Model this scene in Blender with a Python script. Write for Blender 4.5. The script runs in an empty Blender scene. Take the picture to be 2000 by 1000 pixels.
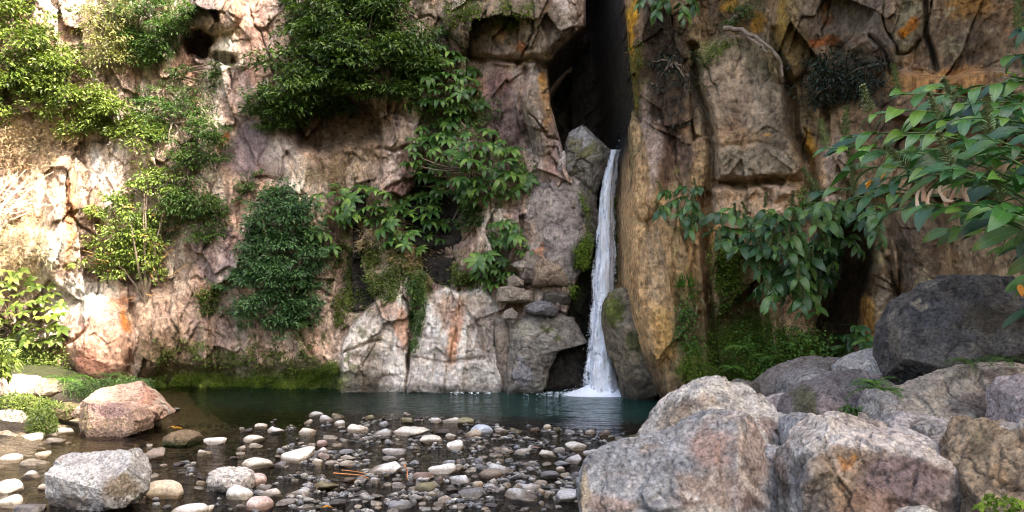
import bpy, bmesh, math, random
import numpy as np
from mathutils import Vector, Matrix, Quaternion

rng = np.random.default_rng(7)
random.seed(7)
SC = bpy.context.scene
COLL = SC.collection

# ------------------------------------------------------------------ camera, sky, sun, exposure
F = 1500.0            # focal length in photograph pixels
HZ = 600.0            # row of the horizon
EYE = 1.6
cam_d = bpy.data.cameras.new('camera')
cam = bpy.data.objects.new('camera', cam_d)
COLL.objects.link(cam)
cam.location = (0, 0, EYE)
cam.rotation_euler = (math.radians(90), 0, 0)
cam_d.sensor_width = 36
cam_d.lens = F / 2000 * 36
cam_d.shift_y = (HZ - 500) / 2000
cam_d.clip_start = 0.05
cam_d.clip_end = 2000
SC.camera = cam

SUN_DIR = Vector((0.78, -0.62, 0.80)).normalized()      # towards the sun
elev = math.asin(SUN_DIR.z)
world = bpy.data.worlds.new('World')
SC.world = world
world.use_nodes = True
wn = world.node_tree
sky = wn.nodes.new('ShaderNodeTexSky')
sky.sky_type = 'NISHITA'
sky.sun_disc = False
sky.sun_elevation = elev
sky.sun_rotation = math.atan2(SUN_DIR.x, SUN_DIR.y)
sky.air_density = 1.0
sky.dust_density = 7.0
sky.ozone_density = 1.2
bg = wn.nodes['Background']
bg.inputs['Strength'].default_value = 0.15
wn.links.new(sky.outputs['Color'], bg.inputs['Color'])
sun_d = bpy.data.lights.new('sun', 'SUN')
sun = bpy.data.objects.new('sun', sun_d)
COLL.objects.link(sun)
sun_d.energy = 3.9
sun_d.angle = math.radians(0.53)
sun_d.color = (1.0, 0.93, 0.80)
sun.rotation_euler = SUN_DIR.to_track_quat('Z', 'Y').to_euler()
SC.view_settings.view_transform = 'Standard'
SC.view_settings.look = 'None'
SC.view_settings.gamma = 1
SC.view_settings.exposure = 2.45
SC.view_settings.use_curve_mapping = False
SC.cycles.max_bounces = 8
SC.cycles.filter_width = 1.1
SC.cycles.transparent_max_bounces = 12
SC.cycles.caustics_reflective = False
SC.cycles.caustics_refractive = False
SC.cycles.sample_clamp_indirect = 4.0

# ------------------------------------------------------------------ noise
_p = np.random.default_rng(11).permutation(256)
PERM = np.concatenate([_p, _p]).astype(np.int64)
_g = np.random.default_rng(12).normal(size=(256, 3))
GRAD = (_g / np.linalg.norm(_g, axis=1)[:, None]).astype(np.float32)


def perlin(P, seed=0):
    P = np.asarray(P, np.float32) + np.float32(seed * 17.31)
    i = np.floor(P).astype(np.int64)
    f = P - i
    u = f * f * f * (f * (f * 6 - 15) + 10)
    out = 0
    for dx in (0, 1):
        wx = u[:, 0] if dx else 1 - u[:, 0]
        hx = PERM[(i[:, 0] + dx) & 255]
        for dy in (0, 1):
            wy = u[:, 1] if dy else 1 - u[:, 1]
            hy = PERM[(hx + i[:, 1] + dy) & 255]
            for dz in (0, 1):
                wz = u[:, 2] if dz else 1 - u[:, 2]
                g = GRAD[PERM[(hy + i[:, 2] + dz) & 255]]
                d = g[:, 0] * (f[:, 0] - dx) + g[:, 1] * (f[:, 1] - dy) + g[:, 2] * (f[:, 2] - dz)
                out = out + wx * wy * wz * d
    return out * 1.6


def fbm(P, freq, octv=4, seed=0, gain=0.5, ridged=False):
    P = np.asarray(P, np.float32)
    a, s, t = 1.0, 0, 0
    for k in range(octv):
        n = perlin(P * np.float32(freq * 2 ** k), seed + k * 3)
        if ridged:
            n = 1 - 2 * np.abs(n)
        s = s + a * n
        t += a
        a *= gain
    return s / t


def _h(a, b, c, k):
    v = (a * 374761393 + b * 668265263 + c * 2147483647 + k * 974634777) & 0xFFFFFFFF
    v = ((v ^ (v >> 13)) * 1274126177) & 0xFFFFFFFF
    v = (v ^ (v >> 16)) & 0xFFFFFF
    return (v / float(0xFFFFFF)).astype(np.float32)


def facets(P, seed=0, two_d=False):
    """Voronoi cells: returns tilted facet height, border closeness and a random value per cell."""
    P = np.asarray(P, np.float32)
    i = np.floor(P).astype(np.int64)
    n = len(P)
    best = np.full(n, 1e9, np.float32)
    sec = np.full(n, 1e9, np.float32)
    cid = np.zeros((n, 3), np.int64)
    off = np.zeros((n, 3), np.float32)
    zs = (0,) if two_d else (-1, 0, 1)
    for a in (-1, 0, 1):
        for b in (-1, 0, 1):
            for c in zs:
                q = i + np.array([a, b, c])
                fx = np.stack([q[:, 0] + _h(q[:, 0], q[:, 1], q[:, 2], seed * 9 + 1),
                               q[:, 1] + _h(q[:, 0], q[:, 1], q[:, 2], seed * 9 + 2),
                               q[:, 2] + _h(q[:, 0], q[:, 1], q[:, 2], seed * 9 + 3)], 1).astype(np.float32)
                if two_d:
                    fx[:, 2] = P[:, 2]
                d = P - fx
                dd = (d * d).sum(1)
                m = dd < best
                sec = np.where(m, best, np.minimum(sec, dd))
                best = np.where(m, dd, best)
                cid[m] = q[m]
                off[m] = d[m]
    r = [_h(cid[:, 0], cid[:, 1], cid[:, 2], seed * 9 + k) for k in (4, 5, 6, 7)]
    h = (r[0] - 0.5) + off[:, 0] * (r[1] - 0.5) * 1.6 + off[:, 1] * (r[2] - 0.5) * 1.6 + off[:, 2] * (r[3] - 0.5) * 1.6
    edge = np.sqrt(sec) - np.sqrt(best)
    return h, edge, r[0]


def sstep(a, b, x):
    t = np.clip((x - a) / (b - a), 0, 1)
    return t * t * (3 - 2 * t)


def lerp(a, b, t):
    return a + (b - a) * t


def mixc(c, rgb, m):
    m = np.clip(m, 0, 1)[:, None]
    return c * (1 - m) + np.asarray(rgb, np.float32)[None, :] * m


# ------------------------------------------------------------------ meshes, tags
def P3(px, py, Y):
    return np.array([(px - 1000) / F * Y, Y, EYE + (HZ - py) / F * Y])


def water_pt(px, py, z=0.0):
    """Point where the line of sight through a pixel meets height z."""
    Y = F * (EYE - z) / (py - HZ)
    return np.array([(px - 1000) / F * Y, Y, z])


def new_mesh(name, verts, faces, mat=None, smooth=True, col=None, wet=None, uv=None):
    me = bpy.data.meshes.new(name)
    v = np.ascontiguousarray(verts, np.float32)
    f = np.ascontiguousarray(faces, np.int32)
    me.vertices.add(len(v))
    me.vertices.foreach_set('co', v.ravel())
    k = f.shape[1]
    me.loops.add(f.size)
    me.loops.foreach_set('vertex_index', f.ravel())
    me.polygons.add(len(f))
    me.polygons.foreach_set('loop_start', np.arange(0, f.size, k, dtype=np.int32))
    try:
        me.polygons.foreach_set('loop_total', np.full(len(f), k, np.int32))
    except Exception:
        pass
    me.polygons.foreach_set('use_smooth', np.full(len(f), smooth, bool))
    if col is not None:
        at = me.color_attributes.new('Col', 'FLOAT_COLOR', 'POINT')
        c = np.ones((len(v), 4), np.float32)
        c[:, :3] = np.clip(col, 0, 1)
        at.data.foreach_set('color', c.ravel())
    if wet is not None:
        at = me.attributes.new('wet', 'FLOAT', 'POINT')
        at.data.foreach_set('value', np.ascontiguousarray(wet, np.float32))
    if uv is not None:
        l = me.uv_layers.new(name='UVMap')
        l.data.foreach_set('uv', np.ascontiguousarray(uv[f.ravel()], np.float32).ravel())
    me.update(calc_edges=True)
    if mat:
        me.materials.append(mat)
    return me


def link(name, me, parent=None, loc=None):
    o = bpy.data.objects.new(name, me)
    COLL.objects.link(o)
    if loc is not None:
        o.location = [float(q) for q in loc]
    if parent:
        o.parent = parent
    return o


def tag(o, label=None, cat=None, group=None, kind=None):
    if label:
        o['label'] = label
    if cat:
        o['category'] = cat
    if group:
        o['group'] = group
    if kind:
        o['kind'] = kind
    return o


def empty(name, loc):
    o = bpy.data.objects.new(name, None)
    COLL.objects.link(o)
    o.location = [float(q) for q in loc]
    o.empty_display_size = 0.1
    return o


def tube(points, radii, n=6):
    pts = np.asarray(points, float)
    m = len(pts)
    V, Fc = [], []
    for i in range(m):
        t = pts[min(i + 1, m - 1)] - pts[max(i - 1, 0)]
        t /= (np.linalg.norm(t) + 1e-9)
        a = np.cross(t, [0, 0, 1.0]) if abs(t[2]) < 0.9 else np.cross(t, [1.0, 0, 0])
        a /= np.linalg.norm(a)
        b = np.cross(t, a)
        for k in range(n):
            w = 2 * math.pi * k / n
            V.append(pts[i] + (a * math.cos(w) + b * math.sin(w)) * radii[i])
    for i in range(m - 1):
        for k in range(n):
            k2 = (k + 1) % n
            Fc.append((i * n + k, i * n + k2, (i + 1) * n + k2, (i + 1) * n + k))
    return np.array(V), np.array(Fc)


def bez(a, b, c, n=8):
    t = np.linspace(0, 1, n)[:, None]
    a, b, c = map(np.asarray, (a, b, c))
    return (1 - t) ** 2 * a + 2 * t * (1 - t) * b + t * t * c


def in_poly(x, y, poly):
    x = np.asarray(x, float)
    y = np.asarray(y, float)
    ins = np.zeros(x.shape, bool)
    n = len(poly)
    for i in range(n):
        x1, y1 = poly[i]
        x2, y2 = poly[(i + 1) % n]
        if y1 == y2:
            continue
        c = ((y1 > y) != (y2 > y)) & (x < (x2 - x1) * (y - y1) / (y2 - y1) + x1)
        ins ^= c
    return ins


def seg_dist(x, y, line):
    d = np.full(x.shape, 1e9, np.float32)
    for (x1, y1), (x2, y2) in zip(line[:-1], line[1:]):
        L = (x2 - x1) ** 2 + (y2 - y1) ** 2 + 1e-9
        t = np.clip(((x - x1) * (x2 - x1) + (y - y1) * (y2 - y1)) / L, 0, 1)
        d = np.minimum(d, np.hypot(x - x1 - t * (x2 - x1), y - y1 - t * (y2 - y1)))
    return d


def poly_sd(x, y, poly):
    """distance inside (positive) / outside (negative) of a polygon"""
    d = seg_dist(x, y, list(poly) + [poly[0]])
    return np.where(in_poly(x, y, poly), d, -d)


# ------------------------------------------------------------------ materials
def nt(name):
    m = bpy.data.materials.new(name)
    m.use_nodes = True
    t = m.node_tree
    b = t.nodes['Principled BSDF']
    return m, t, b


def N(t, typ, **kw):
    n = t.nodes.new(typ)
    for k, v in kw.items():
        if k in n.inputs.keys():
            n.inputs[k].default_value = v
        else:
            setattr(n, k, v)
    return n


def ramp(t, stops, interp='LINEAR'):
    r = t.nodes.new('ShaderNodeValToRGB')
    r.color_ramp.interpolation = interp
    els = r.color_ramp.elements
    while len(els) < len(stops):
        els.new(0.5)
    for e, (p, c) in zip(els, stops):
        e.position = p
        e.color = (*c, 1) if len(c) == 3 else c
    return r


def mul(t, a, b, fac=1.0, blend='MULTIPLY'):
    m = t.nodes.new('ShaderNodeMix')
    m.data_type = 'RGBA'
    m.blend_type = blend
    m.inputs[0].default_value = fac
    t.links.new(a, m.inputs[6])
    t.links.new(b, m.inputs[7])
    return m


def rock_material(name, fine=28.0, bump=0.5, dist=0.02, contrast=1.0, streak=0.0, use_obj_color=False):
    m, t, b = nt(name)
    geo = N(t, 'ShaderNodeNewGeometry')
    if use_obj_color:
        tc = N(t, 'ShaderNodeTexCoord')
        oi = N(t, 'ShaderNodeObjectInfo')
        vec = N(t, 'ShaderNodeVectorMath', operation='MULTIPLY_ADD')
        t.links.new(oi.outputs['Random'], vec.inputs[1])
        vec.inputs[1].default_value = (1, 1, 1)
        t.links.new(geo.outputs['Position'], vec.inputs[0])
        vec.operation = 'ADD'
        src = vec.outputs[0]
        pos = geo.outputs['Position']
        base = oi.outputs['Color']
    else:
        pos = geo.outputs['Position']
        at = N(t, 'ShaderNodeAttribute', attribute_name='Col')
        base = at.outputs['Color']
    n1 = N(t, 'ShaderNodeTexNoise', Scale=fine, Detail=6.0, Roughness=0.65)
    t.links.new(pos, n1.inputs['Vector'])
    r1 = ramp(t, [(0.28, (1 - 0.58 * contrast,) * 3), (0.5, (0.95,) * 3), (0.72, (1 + 0.32 * contrast,) * 3)])
    t.links.new(n1.outputs['Fac'], r1.inputs['Fac'])
    c1 = mul(t, base, r1.outputs['Color'])
    n2 = N(t, 'ShaderNodeTexNoise', Scale=fine * 0.22, Detail=5.0, Roughness=0.6)
    t.links.new(pos, n2.inputs['Vector'])
    r2 = ramp(t, [(0.3, (0.72, 0.66, 0.62)), (0.52, (1, 1, 1)), (0.7, (1.18, 1.15, 1.1))])
    t.links.new(n2.outputs['Fac'], r2.inputs['Fac'])
    c2 = mul(t, c1.outputs[2], r2.outputs['Color'], 0.8 * contrast)
    # dark pits and pale specks
    v = N(t, 'ShaderNodeTexVoronoi', Scale=fine * 0.9)
    t.links.new(pos, v.inputs['Vector'])
    r3 = ramp(t, [(0.0, (0.45, 0.42, 0.4)), (0.16, (1, 1, 1))])
    t.links.new(v.outputs['Distance'], r3.inputs['Fac'])
    c3 = mul(t, c2.outputs[2], r3.outputs['Color'], 0.55 * contrast)
    last = c3.outputs[2]
    # crusty streaks, stretched when asked for
    mpv = N(t, 'ShaderNodeMapping')
    mpv.inputs['Scale'].default_value = (1, 1, streak) if streak else (1, 1, 1)
    t.links.new(pos, mpv.inputs[0])
    n5 = N(t, 'ShaderNodeTexNoise', Scale=fine * 0.45, Detail=9.0, Roughness=0.72, Distortion=1.6)
    t.links.new(mpv.outputs[0], n5.inputs['Vector'])
    r5 = ramp(t, [(0.36, (0.5, 0.45, 0.42)), (0.46, (0.92, 0.92, 0.92)), (0.55, (1.0, 1.0, 1.0)), (0.66, (1.45, 1.42, 1.38))])
    t.links.new(n5.outputs['Fac'], r5.inputs['Fac'])
    c5 = mul(t, last, r5.outputs['Color'], 0.85 * contrast)
    last = c5.outputs[2]
    if use_obj_color:
        sx = N(t, 'ShaderNodeSeparateXYZ')
        t.links.new(geo.outputs['Position'], sx.inputs[0])
        nz = N(t, 'ShaderNodeMath', operation='MULTIPLY_ADD')
        t.links.new(n2.outputs['Fac'], nz.inputs[0])
        nz.inputs[1].default_value = -0.05
        t.links.new(sx.outputs['Z'], nz.inputs[2])
        rw = ramp(t, [(0.0, (0.30, 0.26, 0.22)), (0.012, (0.5, 0.45, 0.4)), (0.03, (1, 1, 1))])
        t.links.new(nz.outputs[0], rw.inputs['Fac'])
        cw = mul(t, last, rw.outputs['Color'])
        last = cw.outputs[2]
        rr = ramp(t, [(0.0, (0.25,) * 3), (0.03, (0.85,) * 3)])
        t.links.new(nz.outputs[0], rr.inputs['Fac'])
        t.links.new(rr.outputs['Color'], b.inputs['Roughness'])
    else:
        aw = N(t, 'ShaderNodeAttribute', attribute_name='wet')
        rr = N(t, 'ShaderNodeMapRange')
        rr.inputs['To Min'].default_value = 0.88
        rr.inputs['To Max'].default_value = 0.27
        t.links.new(aw.outputs['Fac'], rr.inputs['Value'])
        t.links.new(rr.outputs[0], b.inputs['Roughness'])
    t.links.new(last, b.inputs['Base Color'])
    b.inputs['Specular IOR Level'].default_value = 0.35
    nb = N(t, 'ShaderNodeTexNoise', Scale=fine * 0.7, Detail=8.0, Roughness=0.7)
    t.links.new(pos, nb.inputs['Vector'])
    ad = N(t, 'ShaderNodeMath', operation='MULTIPLY_ADD')
    t.links.new(r3.outputs['Color'], ad.inputs[0])
    ad.inputs[1].default_value = 0.25
    wv = N(t, 'ShaderNodeVectorMath', operation='MULTIPLY_ADD')
    t.links.new(nb.outputs['Color'], wv.inputs[0])
    wv.inputs[1].default_value = (4.0 / fine,) * 3
    t.links.new(pos, wv.inputs[2])
    vc = N(t, 'ShaderNodeTexVoronoi', Scale=fine * 0.3)
    vc.distance = 'CHEBYCHEV'
    t.links.new(wv.outputs[0], vc.inputs['Vector'])
    vm = N(t, 'ShaderNodeMath', operation='MULTIPLY_ADD')
    t.links.new(vc.outputs['Distance'], vm.inputs[0])
    vm.inputs[1].default_value = 0.45
    t.links.new(nb.outputs['Fac'], vm.inputs[2])
    a5 = N(t, 'ShaderNodeMath', operation='MULTIPLY_ADD')
    t.links.new(n5.outputs['Fac'], a5.inputs[0])
    a5.inputs[1].default_value = 1.3
    t.links.new(vm.outputs[0], a5.inputs[2])
    t.links.new(a5.outputs[0], ad.inputs[2])
    bp = N(t, 'ShaderNodeBump', Strength=bump, Distance=dist)
    t.links.new(ad.outputs[0], bp.inputs['Height'])
    t.links.new(bp.outputs['Normal'], b.inputs['Normal'])
    return m


M_CLIFF = rock_material('cliff_rock', fine=11.0, bump=0.9, dist=0.10, streak=0.4, contrast=1.3)
M_BOULDER = rock_material('boulder_rock', fine=44.0, bump=1.0, dist=0.025, contrast=1.35)
M_STONE = rock_material('stream_stone', fine=45.0, bump=0.4, dist=0.008, contrast=0.8, use_obj_color=True)


def leaf_material(name, c_dark, c_mid, c_light, rough=0.45, trans=0.25, spec=0.4, vein=False):
    m, t, b = nt(name)
    geo = N(t, 'ShaderNodeNewGeometry')
    oi = N(t, 'ShaderNodeObjectInfo')
    add = N(t, 'ShaderNodeMath', operation='ADD')
    t.links.new(geo.outputs['Random Per Island'], add.inputs[0])
    t.links.new(oi.outputs['Random'], add.inputs[1])
    fr = N(t, 'ShaderNodeMath', operation='FRACT')
    t.links.new(add.outputs[0], fr.inputs[0])
    r = ramp(t, [(0.0, c_dark), (0.55, c_mid), (0.97, c_light)])
    t.links.new(fr.outputs[0], r.inputs['Fac'])
    nz = N(t, 'ShaderNodeTexNoise', Scale=1.7, Detail=2.0)
    t.links.new(geo.outputs['Position'], nz.inputs['Vector'])
    r2 = ramp(t, [(0.3, (0.65, 0.72, 0.7)), (0.7, (1.25, 1.2, 1.05))])
    t.links.new(nz.outputs['Fac'], r2.inputs['Fac'])
    c = mul(t, r.outputs['Color'], r2.outputs['Color'])
    col = c.outputs[2]
    if vein:
        uv = N(t, 'ShaderNodeUVMap')
        sp = N(t, 'ShaderNodeSeparateXYZ')
        t.links.new(uv.outputs[0], sp.inputs[0])
        rv = ramp(t, [(0.46, (1, 1, 1)), (0.495, (1.7, 1.7, 1.3)), (0.505, (1.7, 1.7, 1.3)), (0.54, (1, 1, 1))])
        t.links.new(sp.outputs['X'], rv.inputs['Fac'])
        cv = mul(t, col, rv.outputs['Color'])
        wv = N(t, 'ShaderNodeTexNoise', Scale=3.0, Detail=3.0)
        mp = N(t, 'ShaderNodeMapping')
        mp.inputs['Scale'].default_value = (9, 1.2, 1)
        t.links.new(uv.outputs[0], mp.inputs[0])
        t.links.new(mp.outputs[0], wv.inputs['Vector'])
        bp = N(t, 'ShaderNodeBump', Strength=0.35, Distance=0.01)
        t.links.new(wv.outputs['Fac'], bp.inputs['Height'])
        t.links.new(bp.outputs[0], b.inputs['Normal'])
        col = cv.outputs[2]
    t.links.new(col, b.inputs['Base Color'])
    b.inputs['Roughness'].default_value = rough
    b.inputs['Specular IOR Level'].default_value = spec
    tr = N(t, 'ShaderNodeBsdfTranslucent')
    lt = mul(t, col, ramp_const(t, (1.3, 1.5, 0.6)))
    t.links.new(lt.outputs[2], tr.inputs['Color'])
    mx = N(t, 'ShaderNodeMixShader')
    mx.inputs[0].default_value = trans
    t.links.new(b.outputs[0], mx.inputs[1])
    t.links.new(tr.outputs[0], mx.inputs[2])
    t.links.new(mx.outputs[0], t.nodes['Material Output'].inputs['Surface'])
    return m


def ramp_const(t, c):
    n = N(t, 'ShaderNodeRGB')
    n.outputs[0].default_value = (*c, 1)
    return n.outputs[0]


L_YELLOW = leaf_material('leaf_yellow_green', (0.06, 0.09, 0.018), (0.12, 0.165, 0.03), (0.25, 0.29, 0.08), 0.36, 0.28)
L_MID = leaf_material('leaf_mid_green', (0.035, 0.07, 0.018), (0.06, 0.115, 0.025), (0.11, 0.17, 0.04), 0.45, 0.28)
L_DARK = leaf_material('leaf_dark_green', (0.024, 0.052, 0.014), (0.06, 0.11, 0.024), (0.13, 0.20, 0.045), 0.42, 0.28)
L_BLUE = leaf_material('leaf_blue_green', (0.025, 0.06, 0.022), (0.048, 0.11, 0.038), (0.09, 0.18, 0.065), 0.4, 0.2)
L_WHORL = leaf_material('leaf_whorl_green', (0.03, 0.08, 0.022), (0.07, 0.15, 0.036), (0.15, 0.25, 0.055), 0.38, 0.28, vein=True)
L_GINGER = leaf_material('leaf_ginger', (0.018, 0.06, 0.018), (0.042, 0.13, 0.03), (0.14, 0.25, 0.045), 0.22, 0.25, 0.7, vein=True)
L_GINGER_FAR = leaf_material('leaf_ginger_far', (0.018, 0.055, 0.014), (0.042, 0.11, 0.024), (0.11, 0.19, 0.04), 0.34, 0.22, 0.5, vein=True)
L_MOSS = leaf_material('moss', (0.045, 0.07, 0.01), (0.09, 0.14, 0.018), (0.17, 0.24, 0.035), 0.8, 0.15, 0.1)
L_FERN = leaf_material('fern_green', (0.04, 0.10, 0.015), (0.08, 0.17, 0.025), (0.13, 0.25, 0.04), 0.5, 0.3)
L_DRY = leaf_material('dry_grass', (0.30, 0.20, 0.12), (0.42, 0.31, 0.2), (0.55, 0.43, 0.3), 0.8, 0.2, 0.1)
L_DEAD = leaf_material('withered_leaf', (0.30, 0.17, 0.12), (0.42, 0.28, 0.21), (0.55, 0.42, 0.34), 0.7, 0.2, 0.2)
L_ORANGE = leaf_material('orange_leaf', (0.5, 0.17, 0.03), (0.6, 0.25, 0.04), (0.7, 0.38, 0.06), 0.5, 0.25, 0.2)
L_BLACK = leaf_material('leaf_black_green', (0.006, 0.012, 0.006), (0.011, 0.022, 0.011), (0.02, 0.035, 0.016), 0.5, 0.15)  # near-black green leaves of the two darkest shrubs


def simple_mat(name, c, rough=0.8, nscale=20, var=0.4):
    m, t, b = nt(name)
    geo = N(t, 'ShaderNodeNewGeometry')
    n1 = N(t, 'ShaderNodeTexNoise', Scale=float(nscale), Detail=4.0)
    t.links.new(geo.outputs['Position'], n1.inputs['Vector'])
    r1 = ramp(t, [(0.3, tuple(x * (1 - var) for x in c)), (0.7, tuple(x * (1 + var) for x in c))])
    t.links.new(n1.outputs['Fac'], r1.inputs['Fac'])
    t.links.new(r1.outputs['Color'], b.inputs['Base Color'])
    b.inputs['Roughness'].default_value = rough
    return m


M_BARK = simple_mat('bark', (0.16, 0.12, 0.085))
M_TWIG = simple_mat('orange_twig', (0.5, 0.28, 0.09))
M_PALE = simple_mat('bleached_wood', (0.55, 0.45, 0.33))
M_STEM = simple_mat('green_stem', (0.07, 0.12, 0.03), 0.5)
M_SPIKE = simple_mat('seed_spike', (0.16, 0.19, 0.07), 0.7, 60)

# ------------------------------------------------------------------ cliff walls
def fracture(X, Y0, Z, seed, warp=0.25, stretch=1.0):
    Q = np.stack([X, Z * stretch, Y0 * 0 + seed], 1).astype(np.float32)
    w = np.stack([fbm(Q, 0.9, 3, seed + 40), fbm(Q, 0.9, 3, seed + 50), np.zeros_like(X)], 1) * warp
    return Q + w


class Wall:
    pass


def sat(c, k, gain=1.0):
    l = c.mean(1, keepdims=True)
    return np.clip((l + (c - l) * k) * gain, 0.004, 0.85)


def cracks(P, seed, freq=0.9, width=0.035, vert=0.45):
    Q = P * np.array([1, 1, vert], np.float32)
    Q = Q + 0.10 * np.stack([fbm(P, 3.0, 3, seed + 1), P[:, 1] * 0, fbm(P, 3.0, 3, seed + 2)], 1)
    a = np.abs(perlin(Q * freq, seed))
    m_ = sstep(-0.15, 0.15, fbm(P, 0.7, 2, seed + 3))
    return np.clip(1 - a / width, 0, 1) * m_


def build_wall(name, pxs, pys, Ybase, func, label=None):
    PX, PY = np.meshgrid(pxs, pys)
    sh = PX.shape
    px, py = PX.ravel().astype(np.float32), PY.ravel().astype(np.float32)
    Yb = Ybase(px, py).astype(np.float32)
    X = (px - 1000) / F * Yb
    Z = EYE + (HZ - py) / F * Yb
    d, col, wet = func(px, py, X, Yb, Z)
    dc = np.clip(d, -0.7, 1.6)
    Yd = Yb - dc
    Xf = (px - 1000) / F * Yd
    Zf = EYE + (HZ - py) / F * Yd
    V = np.stack([Xf, Yb - d, Zf], 1)
    r, c = sh
    idx = np.arange(r * c).reshape(r, c)
    Fc = np.stack([idx[:-1, :-1].ravel(), idx[1:, :-1].ravel(), idx[1:, 1:].ravel(), idx[:-1, 1:].ravel()], 1)
    me = new_mesh(name, V, Fc, M_CLIFF, True, col, wet)
    o = link(name, me)
    tag(o, label, None, None, 'structure')
    w = Wall()
    w.o, w.pxs, w.pys, w.V = o, np.asarray(pxs, float), np.asarray(pys, float), V.reshape(r, c, 3)
    return w


def wall_at(w, px, py):
    i = np.clip(np.searchsorted(w.pys, py), 1, len(w.pys) - 2)
    j = np.clip(np.searchsorted(w.pxs, px), 1, len(w.pxs) - 2)
    return w.V[i, j]


class Painter:
    def __init__(s, px, py, P, seed):
        s.px, s.py, s.P = px, py, P
        s.n1 = fbm(P, 1.1, 4, seed)
        s.n2 = fbm(P, 1.1, 4, seed + 9)
        s.nf = fbm(P, 4.5, 4, seed + 19, 0.6)
        s.wx = px + 34 * s.n1 + 10 * s.nf
        s.wy = py + 34 * s.n2 + 10 * s.nf

    def ell(s, cx, cy, rx, ry, rot=0, soft=0.3, raw=False):
        x = (s.px if raw else s.wx) - cx
        y = (s.py if raw else s.wy) - cy
        a = math.radians(rot)
        u = (x * math.cos(a) + y * math.sin(a)) / rx
        v = (-x * math.sin(a) + y * math.cos(a)) / ry
        return 1 - sstep(1 - soft, 1 + soft, np.sqrt(u * u + v * v))

    def dome(s, cx, cy, rx, ry, rot=0):
        x, y = s.px + 14 * s.n1 - cx, s.py + 14 * s.n2 - cy
        a = math.radians(rot)
        u = (x * math.cos(a) + y * math.sin(a)) / rx
        v = (-x * math.sin(a) + y * math.cos(a)) / ry
        return np.sqrt(np.clip(1 - (u * u + v * v), 0, 1))

    def poly(s, pts, soft=12, warp=0.5):
        x = s.px + (s.wx - s.px) * warp
        y = s.py + (s.wy - s.py) * warp
        return sstep(0, soft, poly_sd(x, y, pts))

    def line(s, pts, w, warp=0.35):
        x = s.px + (s.wx - s.px) * warp
        y = s.py + (s.wy - s.py) * warp
        return np.clip(1 - seg_dist(x, y, pts) / w, 0, 1)


def Y_left(px, py):
    return np.interp(px, [-900, -500, -200, 0, 300, 700, 1000, 1200], [9.5, 12.2, 13.7, 14.4, 14.95, 15.05, 14.85, 14.6])


LEDGE = np.array([(-400, 1140), (0, 1142), (50, 1140), (100, 1090), (130, 1066), (200, 1070), (250, 1084), (330, 1105),
                  (400, 1140), (480, 1150), (520, 1142), (560, 1118), (620, 1104), (680, 1066), (770, 1058), (1000, 1058)], float)
REDGE = np.array([(-400, 1214), (0, 1222), (100, 1229), (200, 1240), (240, 1243), (300, 1230), (400, 1224), (500, 1227), (560, 1228), (620, 1236),
                  (700, 1258), (790, 1298), (1100, 1310)], float)


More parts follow.
